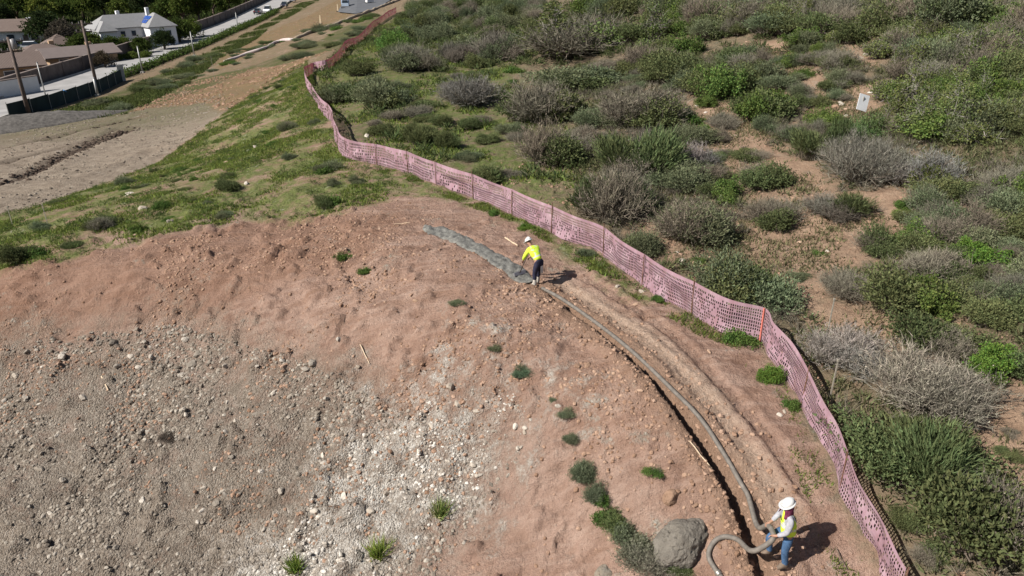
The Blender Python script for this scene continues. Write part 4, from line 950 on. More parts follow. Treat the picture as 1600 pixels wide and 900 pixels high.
# the bed under the road
V, F = ribbon(ROADP, 5.6, 9, lambda u, i, XY: .30-.9*sstep(.82, 1, np.abs(u))[None], zr)
tag(link('road_bed', mk_mesh('road_bed', V, F, True, [plain('verge_soil', (.16, .13, .085), .95, .25, .5)])), kind='structure')
def offset(P, d):
    T = np.gradient(P, axis=0); T /= np.hypot(*T.T)[:, None]; return P+np.stack([-T[:, 1], T[:, 0]], 1)*d
for sgn in (1, -1):
    k = offset(ROADP, sgn*4.33); mb = MB()
    Z = zr(k[:, 0], k[:, 1])+.40
    for i in range(len(k)-1):
        a = Vector((*k[i], Z[i])); b = Vector((*k[i+1], Z[i+1])); d = (b-a); c = (a+b)/2
        mb.box(c, (d.length+.02, .25, .28), rz=math.atan2(d.y, d.x), ry=-math.asin(d.z/d.length))
    o = mb.build('kerb', M_KERB, road); 
# block wall along the far side of the road
M_WALL = plain('brown_block', (.155, .12, .105), .9, .2, .8, bumpd=.02)
M_CAP = plain('wall_cap', (.20, .16, .14), .9, .15, 1)
M_WHITEW = plain('white_render', (.62, .61, .60), .85, .06, .6)
def wall_run(name, pts, h, t, mat, label, cat='wall', step=6.0, cap=True):
    P = dens(np.asarray(pts), step) if len(pts) > 2 or step < 50 else np.asarray(pts)
    o_ = empty(name, (P[0][0], P[0][1], zr(*P[0])[0]), 0, label, cat); inv = Matrix.Translation(-o_.location)
    mc = MB()
    for i in range(len(P)-1):
        a, b = P[i], P[i+1]; z0 = min(zr(*a)[0], zr(*b)[0])-.4; z1 = .5*(zr(*a)[0]+zr(*b)[0])+h
        L = np.hypot(*(b-a)); mb = MB().box(((a[0]+b[0])/2, (a[1]+b[1])/2, (z0+z1)/2), (L-.01, t, z1-z0), rz=math.atan2(b[1]-a[1], b[0]-a[0]))
        q = mb.build('wall_panel', mat, o_); q.matrix_parent_inverse = inv
        if cap:
            q = MB().box(((a[0]+b[0])/2, (a[1]+b[1])/2, z1+.06), (L+.05, t+.12, .12), rz=math.atan2(b[1]-a[1], b[0]-a[0])).build('cap', M_CAP, o_); q.matrix_parent_inverse = inv
            q = MB().box((a[0], a[1], z1*.5+z0*.5+.08), (t+.22, t+.22, z1-z0+.2), rz=math.atan2(b[1]-a[1], b[0]-a[0])).build('pier', mat, o_); q.matrix_parent_inverse = inv
    return o_
ws = offset(ROADP, 6.0); k0 = int(np.argmin(np.hypot(*(ws-G(62, 150)).T)))
wall_run('block_wall', ws[k0:], 2.3, .3, M_WALL, 'long brown block wall along the far side of the street')
wl_ = GG([(-90,172),(-20,158),(30,152),(64,146)]); wall_run('garden_wall', wl_, 2.4, .3, M_WHITEW, 'white rendered garden wall at the left edge by the street', step=5)
# green screened fence on the near side of the street
M_SCREEN = plain('green_screen_cloth', (.022, .040, .040), .85, .25, .6)
M_STEEL = plain('galvanised_pipe', (.34, .34, .33), .5, .1, 5, metal=.4)
sp_ = dens(smooth_path(GG([(16,186),(70,173),(120,158),(160,143),(192,127)]), 5), 3.0)
sc_ = empty('screen_fence', (*sp_[0], zr(*sp_[0])[0]), 0, 'dark green screened site fence on the near side of the street', 'fence'); inv = Matrix.Translation(-sc_.location)
for i, (a, b) in enumerate(zip(sp_[:-1], sp_[1:])):
    za, zb = zr(*a)[0]-.1, zr(*b)[0]-.1; h = 1.8
    mb = MB(); d = Vector((b[0]-a[0], b[1]-a[1], zb-za)); c = Vector(((a[0]+b[0])/2, (a[1]+b[1])/2, (za+zb)/2+h/2)); mb.box(c, (d.length-.06, .03, h), rz=math.atan2(d.y, d.x), ry=0)
    o = mb.build('screen_panel', M_SCREEN, sc_); o.matrix_parent_inverse = inv
    o = MB().tube([(*a, za), (*a, za+h+.15)], .05, 6).build('post', M_STEEL, sc_); o.matrix_parent_inverse = inv
a = sp_[-1]; o = MB().box((a[0], a[1], zr(*a)[0]+1.1), (.9, .06, 2.5), rz=.7).build('end_panel', plain('pale_panel', (.42, .42, .40), .8), sc_); o.matrix_parent_inverse = inv
# hedge along the near kerb
def hedge():
    P = dens(offset(ROADP, -5.6), 1.6); i0 = int(np.argmin(np.hypot(*(P-G(205, 122)).T))); i1 = int(np.argmin(np.hypot(*(P-G(440, 18)).T)))
    root = empty('low_hedge', (*P[i0], zr(*P[i0])[0]), 0, 'low green hedge along the near kerb of the street', 'hedge'); inv = Matrix.Translation(-root.location)
    mb = []; rng = np.random.default_rng(5)
    Q = P[i0:i1]; k = 170; c = np.repeat(Q, k, 0)+rng.normal(0, .55, (len(Q)*k, 2)); z = np.repeat(zr(Q[:, 0], Q[:, 1]), k)+rng.uniform(.1, 1.1, len(c))
    v, f = leaves(np.stack([c[:, 0], c[:, 1], z], 1), unit(len(c), rng), .3, .2, rng)
    o = link('foliage', mk_mesh('foliage', v, f, False, [M_LEAF]), root); o.matrix_parent_inverse = inv; o.color = (.075, .11, .03, 1)
    o = MB().tube([(*p, zz+.3) for p, zz in zip(Q, zr(Q[:, 0], Q[:, 1]))], .3, 6).build('stems', M_BARK, root); o.matrix_parent_inverse = inv
hedge()
# poles
M_POLE = plain('pole_wood', (.13, .10, .085), .9, .25, 3); M_INS = plain('insulator', (.25, .24, .24), .4)
def upole(px, py, top_px, top_py, label):
    g = G(px, py); z = zbase(*g)[0]; r = ray(top_px, top_py); t = g[1]/r[1]; h = CAMH+r[2]*t-z
    root = empty('utility_pole', (g[0], g[1], z), .6, label, 'utility pole')
    MB().tube([(0, 0, -.5), (0, 0, h*.5), (0, 0, h)], [.24, .2, .16], 10).build('pole', M_POLE, root, True)
    for dz, w in ((.5, 2.6), (1.5, 2.0)):
        arm = MB().box((0, .2, h-dz), (w, .14, .18)).build('crossarm', M_POLE, root)
        for x in np.linspace(-w*.45, w*.45, 4): MB().tube([(x, .2, h-dz+.09), (x, .2, h-dz+.33)], [.05, .07], 6).build('insulator', M_INS, arm)
    return root, Vector((g[0], g[1], z+h-.3))
pa, ta = upole(46, 180, 20, 58, 'weathered wooden utility pole standing nearest the left edge')
MB().tube([(.35, -.1, 7.2), (.35, -.1, 8.3)], .28, 10).build('transformer', M_INS, pa, True)
pb, tb = upole(152, 137, 127, 32, 'dark wooden utility pole in front of the white house')
for nm, (a, b), sag in (('power_line', (ta, tb), .8),):
    mb = MB()
    for k in (-1, 0, 1):
        mb.tube([a.lerp(b, t)+Vector((k*.8*.8, k*.8*.5, -sag*4*t*(1-t))) for t in np.linspace(0, 1, 12)], .022, 4)
    tag(mb.build(nm, M_POLE), 'thin dark power lines strung between the two utility poles', 'power line')
def lamp(px, py, tx, ty, label, rad=.09):
    g = G(px, py); z = zbase(*g)[0]; r = ray(tx, ty); t = g[1]/r[1]; h = CAMH+r[2]*t-z
    root = empty('street_post', (g[0], g[1], z), 0, label, 'post'); MB().tube([(0, 0, -.2), (0, 0, h)], [rad*1.3, rad], 8).build('shaft', M_STEEL, root, True)
    MB().box((0, 0, .1), (.5, .5, .3)).build('footing', M_KERB, root); MB().tube([(0, 0, h), (0, 0, h+.12)], [rad*1.25, rad*.6], 8).build('cap', M_INS, root)
lamp(153, 150, 147, 122, 'pale short post right beside the dark utility pole', .14)
lamp(223, 114, 213, 73, 'slim grey post on the street’s near kerb, below the white house')
lamp(304, 88, 298, 50, 'slim grey post on the street’s near kerb, right of the white house')
lamp(372, 46, 369, 20, 'slim grey post on the street, nearest the white car')
lamp(72, 152, 65, 98, 'thin dark post by the street left of the two utility poles’ gap', .07)
M_BLUE = plain('blue_paint', (.06, .20, .42), .5, .1)
g = G(101, 163); z = zt(*g); hy = empty('standpipe', (g[0], g[1], z), 0, 'blue bent standpipe on the grass by the screened fence', 'standpipe')
MB().tube([(0, 0, -.2), (0, 0, 1.3), (.1, 0, 1.55), (.35, 0, 1.65), (.6, 0, 1.5)], .11, 8).build('pipe', M_BLUE, hy, True); MB().tube([(0, 0, .0), (0, 0, .12)], .22, 8).build('flange', M_BLUE, hy)
# heap of dark gravel
def heap(px, py, rx, ry, h, rz, label):
    g = G(px, py); n = 40; m = 24; V = []; 
    for j in range(m+1):
        for i in range(n):
            a = 2*PI*i/n; q = j/m; X = rx*q*math.cos(a); Y = ry*q*math.sin(a); x = g[0]+X*math.cos(rz)-Y*math.sin(rz); y = g[1]+X*math.sin(rz)+Y*math.cos(rz); V.append((x, y, q))
    V = np.array(V); zz = zsurf(V[:, 0], V[:, 1]); prof = h*(1-V[:, 2]**1.3)*(.75+.5*fbm(V[:, 0]*.5, V[:, 1]*.5, 3, 14))+.12*(fbm(V[:, 0]*2.5, V[:, 1]*2.5, 3, 15)-.5)-.15*(V[:, 2] > .97)
    V[:, 2] = zz+prof; i = np.arange((m+1)*n).reshape(m+1, n)
    F = np.stack([i[:-1], i[1:], np.roll(i, -1, 1)[1:], np.roll(i, -1, 1)[:-1]], -1).reshape(-1, 4)
    tag(link('gravel_heap', mk_mesh('gravel_heap', V, F, True, [plain('dark_gravel', (.115, .105, .095), .95, .3, 3, bumpd=.08)])), label, 'gravel heap')
heap(25, 200, 11, 3.2, 1.3, .62, 'long low heap of dark grey gravel at the left edge')
# fallen silt fence strips
M_SILT = plain('silt_fabric', (.50, .42, .40), .85, .2, 2); M_WATT = plain('straw_wattle', (.36, .29, .21), .95, .25, 4)
def strip(name, px, label, mat, r=.28):
    P = dens(smooth_path(GG(px), 5), .8); z = zsurf(P[:, 0], P[:, 1]); n = len(P)
    rr = r*(.75+.5*vnoise(np.arange(n)*.5, np.zeros(n), 4))
    tag(MB().tube([(p[0]+.3*(vnoise(i*.4, 0., 6)-.5), p[1], zz+.1+.2*float(vnoise(i*.3, 1., 6))) for i, (p, zz) in enumerate(zip(P, z))], list(rr), 7).build(name, mat, None, True), label, 'erosion strip')
strip('silt_strip', [(352,98),(385,86),(410,79),(435,67),(462,62)], 'pale sagging silt fence strip beside the orange dirt road', M_SILT, .26)
strip('straw_wattle', [(462,62),(500,48),(540,33),(575,20),(605,8),(640,-6)], 'brown straw wattle running down past the parked truck', M_WATT, .33)
# asphalt spur with the truck
Q = smooth_path(GG([(560,24),(580,4)]), 4)
sv = GG([(528,20),(556,23),(590,14),(612,0),(640,-12),(560,-14),(536,4)])
me = mk_mesh('asphalt_pad', np.array([(p[0], p[1], zbase(*p)[0]+.22) for p in sv]), np.array([list(range(len(sv)))]), False, [plain('dark_asphalt', (.105, .108, .115), .85, .15, .5)])
tag(link('asphalt_pad', me), kind='structure')

grass_field('verge_grass', Z_VERGE, 30000, .1, .4, .16, (.085, .105, .035), lambda x, y: sstep(.42, .6, fbm(x*.2, y*.2, 3, 97)), 'rough patchy grass on the verge by the street')
# ------------------------------------------------------------------ vehicles
M_GLASS = plain('dark_glass', (.02, .025, .03), .12, .1, 3, spec=.6); M_TYRE = plain('tyre', (.02, .02, .02), .9); M_RIM = plain('rim', (.35, .35, .36), .4, metal=.7); M_LAMP = plain('lamp_lens', (.75, .74, .70), .2); M_TAIL = plain('tail_lens', (.35, .02, .02), .3)
def car(name, x, y, z, rz, colour, label, cat='car', suv=False):
    root = empty(name, (x, y, z), rz, label, cat)
    m = plain(name+'_paint', colour, .3, .04, 2, spec=.5)
    H = .35 if suv else 0
    prof = [(-2.2, .45), (-2.25, .8), (-2.1, 1.0+H*.4), (-1.5, 1.02+H*.4), (1.0, 1.0+H*.3), (2.0, .86+H*.3), (2.25, .65), (2.2, .4), (1.2, .3), (-1.2, .3)]
    def extr(pr, w, top=1.0):
        n = len(pr); V = [(a, -w, b) for a, b in pr]+[(a, w, b) for a, b in pr]; return V, [tuple(range(n)), tuple(range(2*n-1, n-1, -1))]+[(i, i+n, (i+1) % n+n, (i+1) % n) for i in range(n)]
    body = MB().add(*extr(prof, .9)).build('body', m, root)
    cab = [(-1.9 if suv else -1.6, 1.0+H*.4), (-1.6 if suv else -1.0, 1.5+H), (.3, 1.5+H), (1.15, 1.0+H*.3)]
    V, F = extr(cab, .78); V = [(a, b*(.82 if c > 1.3 else 1.05), c) for a, b, c in V]
    c_ = MB().add(V, F).build('window_band', M_GLASS, root)
    MB().box((-.45 if not suv else -.65, 0, 1.52+H), (1.5 if not suv else 2.0, 1.24, .05)).build('roof', m, root)
    for sx in (-1.35, 1.4):
        for sy in (-.83, .83):
            t = MB().tube([(sx, sy-.1, .33), (sx, sy+.1, .33)], .33, 14).build('wheel', M_TYRE, root); MB().tube([(sx, sy-.11, .33), (sx, sy+.11, .33)], .19, 10).build('rim', M_RIM, t)
    for sy in (-.62, .62):
        MB().box((2.2, sy, .7), (.12, .34, .16)).build('headlight', M_LAMP, root); MB().box((-2.22, sy, .88), (.1, .3, .2)).build('tail_light', M_TAIL, root)
    return root
def road_dir(px, py):
    g = G(px, py); k = int(np.argmin(np.hypot(*(ROADP-g).T))); d = ROADP[min(k+1, len(ROADP)-1)]-ROADP[max(k-1, 0)]; return math.atan2(d[1], d[0])
for px, py, col, lab, nm, suv, fl in ((419,22,(.78,.79,.80),'white car driving towards us on the street','car',True,PI), (445,13,(.03,.03,.045),'dark car behind the white one on the street','car',False,PI), (404,24,(.04,.045,.06),'dark low car on the far lane left of the white one','car',False,0), (458,4,(.55,.60,.66),'pale blue car at the top edge of the street','car',True,PI)):
    g = G(px, py); car(nm, g[0], g[1], zbase(*g)[0]+.36, road_dir(px, py)+fl, col, lab, 'car', suv)
g = G(540, 14); tz = zbase(*g)[0]+.24
tr = empty('pickup_truck', (g[0], g[1], tz), -PI*.44, 'light blue utility truck parked on the dark asphalt pad', 'truck')
M_TB = plain('truck_paint', (.42, .50, .60), .35, .06, 2, spec=.5)
MB().box((-1.6, 0, 1.35), (3.4, 2.1, 1.5)).build('service_box', M_TB, tr); MB().box((1.9, 0, .85), (1.9, 1.9, .9), taper=.95).build('hood', M_TB, tr); MB().box((.75, 0, 1.5), (1.5, 1.95, 1.7), taper=.82).build('cab', M_TB, tr)
MB().box((1.25, 0, 1.75), (.7, 1.6, .65), taper=.8).build('windscreen', M_GLASS, tr); MB().box((0, 0, .5), (5.6, 1.0, .2)).build('chassis', M_TYRE, tr); MB().box((2.9, 0, .55), (.2, 2.0, .3)).build('bumper', M_RIM, tr)
for sx in (-2.2, 1.9):
    for sy in (-.9, .9): t = MB().tube([(sx, sy-.13, .42), (sx, sy+.13, .42)], .42, 14).build('wheel', M_TYRE, tr); MB().tube([(sx, sy-.14, .42), (sx, sy+.14, .42)], .22, 10).build('rim', M_RIM, t)
g = G(578, 8); tl = empty('equipment_trailer', (g[0], g[1], zbase(*g)[0]+.24), .6, 'small white trailer at the far side of the asphalt pad', 'trailer')
MB().box((0, 0, .95), (2.0, 1.3, .9), taper=.9).build('tank', M_WHITEW, tl); MB().box((0, 0, .42), (2.6, 1.1, .12)).build('frame', M_TYRE, tl); MB().tube([(1.2, 0, .42), (2.3, 0, .4)], .06, 6).build('drawbar', M_TYRE, tl)
for sy in (-.65, .65): MB().tube([(0, sy-.09, .3), (0, sy+.09, .3)], .3, 12).build('wheel', M_TYRE, tl)
M_CONE = plain('pale_marker', (.62, .50, .34), .8)
for px, py, lab in ((501,38,'pale upright marker post between orange road and verge'), (528,18,'pale marker post at the left corner of the asphalt pad')):
    g = G(px, py); r_ = empty('marker_post', (g[0], g[1], zbase(*g)[0]), 0, lab, 'marker'); MB().box((0, 0, .9), (.35, .2, 1.8), taper=.6).build('panel', M_CONE, r_); MB().box((0, 0, .08), (.7, .6, .16)).build('base', M_TYRE, r_)

# ------------------------------------------------------------------ houses
M_STUC = plain('white_stucco', (.66, .66, .67), .85, .05, .5, bumpd=.004)
M_STUB = plain('tan_stucco', (.40, .27, .17), .85, .08, .5)
def tilemat(name, a, b):
    m, nt, N, L, bs = nmat(name); v = objvec(nt)
    wv = N.new('ShaderNodeTexWave'); wv.bands_direction = 'X'; wv.inputs['Scale'].default_value = 1.6; wv.inputs['Distortion'].default_value = .6; L.new(v, wv.inputs['Vector'])
    f = noise_node(nt, 1.1, 5, .7, v); L.new(mixc(nt, f, a, b), bs.inputs['Base Color']); bs.inputs['Roughness'].default_value = .9
    bump(nt, bs, wv.outputs['Fac'], .5, .08); return m
M_TG = tilemat('grey_roof_tile', (.20, .20, .205), (.31, .305, .30)); M_TB2 = tilemat('brown_roof_tile', (.10, .070, .058), (.175, .13, .108)); M_TP = tilemat('pinkish_roof_tile', (.125, .098, .09), (.20, .16, .145))
M_WIN = plain('window_glass', (.03, .045, .07), .12, .1, 2, spec=.6); M_FR = plain('window_frame', (.60, .60, .60), .6); M_PV = plain('solar_cell', (.02, .07, .30), .15, .1, 3, spec=.7)
def roof(mb, x0, x1, y0, y1, z, h, ov=.5, kind='hip', along='x'):
    x0 -= ov; x1 += ov; y0 -= ov; y1 += ov; t = .18
    if along == 'x': i = min((y1-y0)/2, (x1-x0)*.45) if kind == 'hip' else 0; R = [(x0+i, (y0+y1)/2, z+h), (x1-i, (y0+y1)/2, z+h)]
    else: i = min((x1-x0)/2, (y1-y0)*.45) if kind == 'hip' else 0; R = [((x0+x1)/2, y0+i, z+h), ((x0+x1)/2, y1-i, z+h)]
    B = [(x0, y0, z), (x1, y0, z), (x1, y1, z), (x0, y1, z)]; V = B+R+[(a, b, c-t) for a, b, c in B]
    F = [(0, 1, 5, 4), (1, 2, 5), (2, 3, 4, 5), (3, 0, 4)] if along == 'x' else [(0, 1, 4), (1, 2, 5, 4), (2, 3, 5), (3, 0, 4, 5)]
    F += [(9, 8, 7, 6), (0, 6, 7, 1), (1, 7, 8, 2), (2, 8, 9, 3), (3, 9, 6, 0)]
    mb.add(V, F)
def window(parent, face, u, zc, w, h, plane):
    """face: 'x' plane x=const or 'y' plane y=const; sits proud of the wall"""
    d = .05; s = 1 if plane[1] > 0 else -1; p = plane[0]
    c = (p+s*.03, u, zc) if face == 'x' else (u, p+s*.03, zc); dim = (.08, w+.25, h+.25) if face == 'x' else (w+.25, .08, h+.25)
    f = MB().box(c, dim).build('window', M_FR, parent)
    c = (p+s*.06, u, zc) if face == 'x' else (u, p+s*.06, zc); dim = (.06, w, h) if face == 'x' else (w, .06, h)
    MB().box(c, dim).build('pane', M_WIN, f)
# local x runs along the street (right and away), local y points away from the street
g = G(158, 82); ROT = math.radians(46)
wh = empty('white_house', (g[0], g[1], zbase(*g)[0]-.2), ROT, 'white two storey house with grey roof and blue solar panels', 'house'); wh.scale = (.70, .70, .78)
MB().box((10, 4, 2.9), (20, 8, 5.8)).build('wall', M_STUC, wh); MB().box((16.5, -2.6, 2.9), (7.5, 5.2, 5.8)).build('wall', M_STUC, wh); MB().box((2.2, -1.4, 2.7), (4.4, 2.8, 5.4)).build('wall', M_STUC, wh)
mb = MB(); roof(mb, 0, 20, 0, 8, 5.85, 3.0); r1 = mb.build('roof', M_TG, wh)
mb = MB(); roof(mb, 12.75, 20.25, -5.2, 4, 5.93, 3.1, along='y'); r2 = mb.build('roof', M_TG, wh)
mb = MB(); roof(mb, 0, 4.4, -2.8, 4, 5.45, 2.2, along='y'); mb.build('roof', M_TG, wh)
MB().box((15.9, 2.6, 8.9), (.9, .9, 2.6)).build('chimney', M_STUC, r2); MB().box((8.5, 5.5, 8.6), (.9, .9, 2.0)).build('chimney', M_STUC, r1)
sl_ = math.atan2(3.1, 4.25)
for i in range(3):
    for j in range(2):
        xx = 13.6+j*1.15; MB().box((xx, -1.2+i*1.5-j*.0, 5.93+3.1*(xx-12.25)/4.25+.12), (1.25, 1.4, .06), ry=-sl_).build('solar_panel', M_PV, r2)
for u in (7, 10): window(wh, 'y', u, 4.3, 1.2, 1.3, (0, -1)); window(wh, 'y', u, 1.6, 1.4, 1.6, (0, -1))
window(wh, 'y', 15, 4.2, 1.3, 1.2, (-5.2, -1)); window(wh, 'y', 18, 4.2, 1.3, 1.2, (-5.2, -1)); window(wh, 'x', 2, 4.2, 1.2, 1.4, (0, -1)); window(wh, 'x', 5.5, 4.2, 1.2, 1.4, (0, -1)); window(wh, 'x', -1.4, 3.6, 1.1, 2.4, (0, -1)); window(wh, 'x', 4, 1.6, 1.4, 1.6, (0, -1))
def house(px, py, L, Wd, h, rh, rot, wm, rm, label, kind='hip', wins=3):
    g = G(px, py); o = empty('house', (g[0], g[1], zbase(*g)[0]-.2), rot, label, 'house')
    MB().box((0, 0, h/2), (L, Wd, h)).build('wall', wm, o); mb = MB(); roof(mb, -L/2, L/2, -Wd/2, Wd/2, h+.05, rh, .7, kind); r_ = mb.build('roof', rm, o)
    MB().box((L*.2, .6, h+rh*.8), (.8, .8, 1.4)).build('chimney', wm, r_)
    for i in range(wins): window(o, 'y', -L/2+(i+.7)*L/(wins+.4), h*.55, 1.4, 1.2, (-Wd/2, -1))
    window(o, 'x', 0, h*.55, 1.4, 1.2, (-L/2, -1)); window(o, 'x', 0, h*.55, 1.4, 1.2, (L/2, 1)); dm = MB().box((L*.18, -Wd/2-.04, 1.05), (1.0, .1, 2.1)).build('door', M_WALL, o); MB().box((L*.18+.38, -Wd/2-.12, 1.05), (.08, .08, .12)).build('handle', M_RIM, dm)
house(126, 102, 11, 6, 2.2, 1.3, ROT, M_STUB, M_TP, 'long low house with pinkish brown roof behind the street wall', 'gable')
house(72, 104, 9, 7, 2.4, 1.6, ROT-.05, M_STUB, M_TB2, 'brown roofed house left of the long low one')
house(14, 126, 9, 7, 2.6, 1.7, ROT-.1, M_STUB, M_TB2, 'tan walled brown roofed house at the left edge by the white wall', 'gable')
house(28, 66, 16, 8, 3.0, 2.2, ROT-.5, M_STUC, M_TB2, 'white walled house with brown roof at the far left', 'gable')
g = G(98, 90); pv = empty('pavilion', (g[0], g[1], zbase(*g)[0]), ROT, 'small garden pavilion with a brown pyramid roof', 'pavilion')
mb = MB(); V = [(-2.6, -2.6, 2.6), (2.6, -2.6, 2.6), (2.6, 2.6, 2.6), (-2.6, 2.6, 2.6), (0, 0, 4.3)]; mb.add(V, [(0, 1, 4), (1, 2, 4), (2, 3, 4), (3, 0, 4), (3, 2, 1, 0)]); mb.build('roof', M_TB2, pv)
for sx in (-2.2, 2.2):
    for sy in (-2.2, 2.2): MB().box((sx, sy, 1.3), (.25, .25, 2.6)).build('post', M_POLE, pv)
for px, py, col, rz, lab in ((54, 80, (.75, .76, .78), .3, 'white car parked before the far left house'), (22, 79, (.03, .035, .05), .2, 'dark car parked before the far left house')):
    g = G(px, py); car('parked_car', g[0], g[1], zbase(*g)[0]+.05, rz, col, lab, 'car', True)

# ------------------------------------------------------------------ trees around the houses
def tree_forms(seed, kind):
    rng = np.random.default_rng(seed); n = 44 if kind != 'tall' else 54
    d = unit(n, rng); d[:, 2] = np.abs(d[:, 2])*1.3-.75
    R = rng.uniform(.4, .95, n); C = d*R[:, None]*np.array([1, 1, .9 if kind != 'tall' else 1.5])+np.array([0, 0, 1.1 if kind != 'tall' else 1.6])
    k = 85; off = unit(n*k, rng)*(rng.uniform(0, 1, n*k)**.5*np.repeat(rng.uniform(.16, .36, n), k))[:, None]
    c = np.repeat(C, k, 0)+off; dd = off+unit(n*k, rng)*.15; dd /= np.linalg.norm(dd, axis=1)[:, None]
    fol = cat_mesh('crown', [leaves(c, dd, rng.uniform(.08, .15, n*k), .085, rng)], M_LEAF)
    mb = MB().tube([(0, 0, -.1), (.02, 0, .4), (-.02, .02, 1.0), (0, 0, 1.4)], [.10, .08, .06, .03], 8)
    for c in C[::5]: mb.tube([(0, 0, .55), tuple(np.array([0, 0, .5])*.45+c*.55), tuple(c)], [.045, .03, .012], 5)
    return fol, mb.mesh('trunk', M_BARK, True)
TF = {k: [tree_forms(900+i*13+j, k) for i in range(3)] for j, k in enumerate(('round', 'tall'))}
def tree(px, py, r, kind, col, label, group=None, hs=1.0):
    g = G(px, py); o = empty('tree', (g[0], g[1], zbase(*g)[0]-.1), random.uniform(0, 6), label, 'tree', group)
    f, t = random.choice(TF[kind]); a = link('crown', f, o); a.scale = (r, r, r*hs); a.color = (*col, 1); b = link('trunk', t, o); b.scale = (r, r, r*hs)
GA, GB, GC, GD = (.06, .085, .022), (.095, .125, .03), (.13, .155, .035), (.035, .05, .02)
for a in ((106,78,3.6,'round',(.075,.065,.05),'round dark brownish tree left of the white house'), (146,84,2.6,'round',GB,'bright green tree at the white house’s left corner'), (178,86,2.2,'round',GA,'low dark tree before the white house’s shaded front'), (196,84,1.9,'round',GB,'green tree between the white house’s two wings'),
  (258,80,2.4,'round',GD,'dark tree at the foot of the white house’s right wing'), (282,68,3.0,'round',GA,'green tree right of the white house'), (75,68,4.2,'round',GD,'big dark tree behind the brown roofed houses'), (70,40,4.5,'round',GC,'yellow green tree at the top left'), (30,40,4.5,'tall',GA,'tall dark tree left of the yellow green one at the top left'),
  (4,45,4,'round',GD,'dark tree at the very top left corner'), (100,36,4.4,'round',GA,'dark green tree behind the white house’s left roof'), (132,30,4.6,'round',GB,'green tree behind the white house’s left chimney'), (165,28,4.4,'tall',GD,'tall dark tree behind the middle of the white house'), (200,28,4.6,'round',GB,'green tree behind the blue solar panels'),
  (228,30,4.2,'tall',GD,'dark tree behind the white house’s right chimney'), (262,40,4.2,'round',GA,'dark green tree at the white house’s right roof end'), (288,40,4.0,'tall',GB,'tall light green tree right of the white house'), (312,36,4.0,'tall',GA,'tall dark tree along the street wall, left one'), (335,26,4.0,'round',GA,'dark tree along the street wall, middle one'), (358,16,4.0,'round',GB,'green tree along the street wall, right one'), (385,6,4,'round',GA,'dark tree at the street wall near the cars'),
  (235,6,5,'round',GC,'sunlit tree behind the roofs at the top edge'), (160,4,5,'round',GC,'pale green tree at the top edge, left of the sunlit one'), (300,8,5,'round',GB,'green tree at the top edge, right of the sunlit one'), (110,2,5,'tall',GB,'tree at the top edge behind the yellow green one'), (45,8,5,'round',GD,'dark tree at the top edge near the left corner')): tree(*a)
for a in ((128,92,2.6,'round',GA,'dark tree between the round brownish tree and the white house'), (222,86,2.0,'round',GA,'small dark tree hiding the foot of the white house’s lit wall'), (86,100,2.2,'round',GD,'dark tree between the brown roofed houses'), (40,108,2.0,'round',GA,'small tree before the left brown roofs'), (165,108,1.8,'round',(.075,.06,.04),'brownish shrub tree at the end of the long low house'), (298,62,2.6,'round',GB,'light green tree by the wall right of the white house'), (10,100,2.4,'round',GD,'dark tree at the left edge behind the tan house')): tree(*a)
for i, (px, py, r) in enumerate(((160,96,1.5),(185,97,1.5),(208,94,1.6),(228,92,1.5))):
    tree(px, py, r, 'round', GB, ['leftmost','second','third','rightmost'][i]+' clipped green bush along the hedge before the white house', 'bushes before the white house', .6)
grass_field('town_planting', Z_TOWN, 50000, .3, 1.3, .7, (.045, .06, .02), None, 'dark garden planting and ground cover between the houses')

# ------------------------------------------------------------------ people
M_SKIN = plain('skin', (.34, .19, .13), .6, .08, 12); M_HIVIS = plain('hi_vis_cloth', (.62, .82, .06), .75, .06, 9, bumpd=.01); M_TAPE = plain('reflective_tape', (.55, .57, .55), .4, .05, 9)
M_NAVY = plain('navy_trousers', (.022, .022, .045), .9, .2, 10, bumpd=.01); M_JEAN = plain('blue_jeans', (.055, .115, .22), .9, .25, 12, bumpd=.012); M_BOOT = plain('dusty_boot', (.42, .38, .33), .85, .2, 10); M_BOOTB = plain('brown_boot', (.16, .12, .09), .85, .2, 10)
M_HAT = plain('white_hard_hat', (.52, .52, .51), .35, .03, 5, spec=.5); M_SLEEVE = plain('grey_sleeve', (.36, .36, .39), .85, .15, 12, bumpd=.01); M_NECK = plain('maroon_neck_cloth', (.17, .03, .075), .9, .25, 12); M_CLOTH = plain('white_cloth', (.62, .60, .56), .9, .1, 8); M_EYE = plain('eye', (.03, .02, .02), .3); M_HAIR = plain('dark_hair', (.02, .015, .012), .8)
def skin(name, J, E, mat, parent, root, sub=2):
    """grow one continuous surface over a skeleton of joints {name: (position, radius)}"""
    keys = list(J); me = bpy.data.meshes.new(name); me.from_pydata([J[k][0] for k in keys], [(keys.index(a), keys.index(b)) for a, b in E], [])
    ob = bpy.data.objects.new(name, me); COL.objects.link(ob); md = ob.modifiers.new('s', 'SKIN'); md.use_smooth_shade = True
    for k, sv_ in zip(keys, me.skin_vertices[0].data):
        r = J[k][1]; sv_.radius = r if isinstance(r, tuple) else (r, r); sv_.use_root = (k == root)
    ss = ob.modifiers.new('u', 'SUBSURF'); ss.levels = sub; ss.render_levels = sub
    dg = bpy.context.evaluated_depsgraph_get(); dg.update()
    m2 = bpy.data.meshes.new_from_object(ob.evaluated_get(dg)); m2.name = name; m2.materials.clear(); m2.materials.append(mat)
    bpy.data.objects.remove(ob); bpy.data.meshes.remove(me)
    m2.polygons.foreach_set('use_smooth', np.ones(len(m2.polygons), bool))
    return link(name, m2, parent)
def lerp(a, b, t): return tuple(a[i]*(1-t)+b[i]*t for i in range(3))
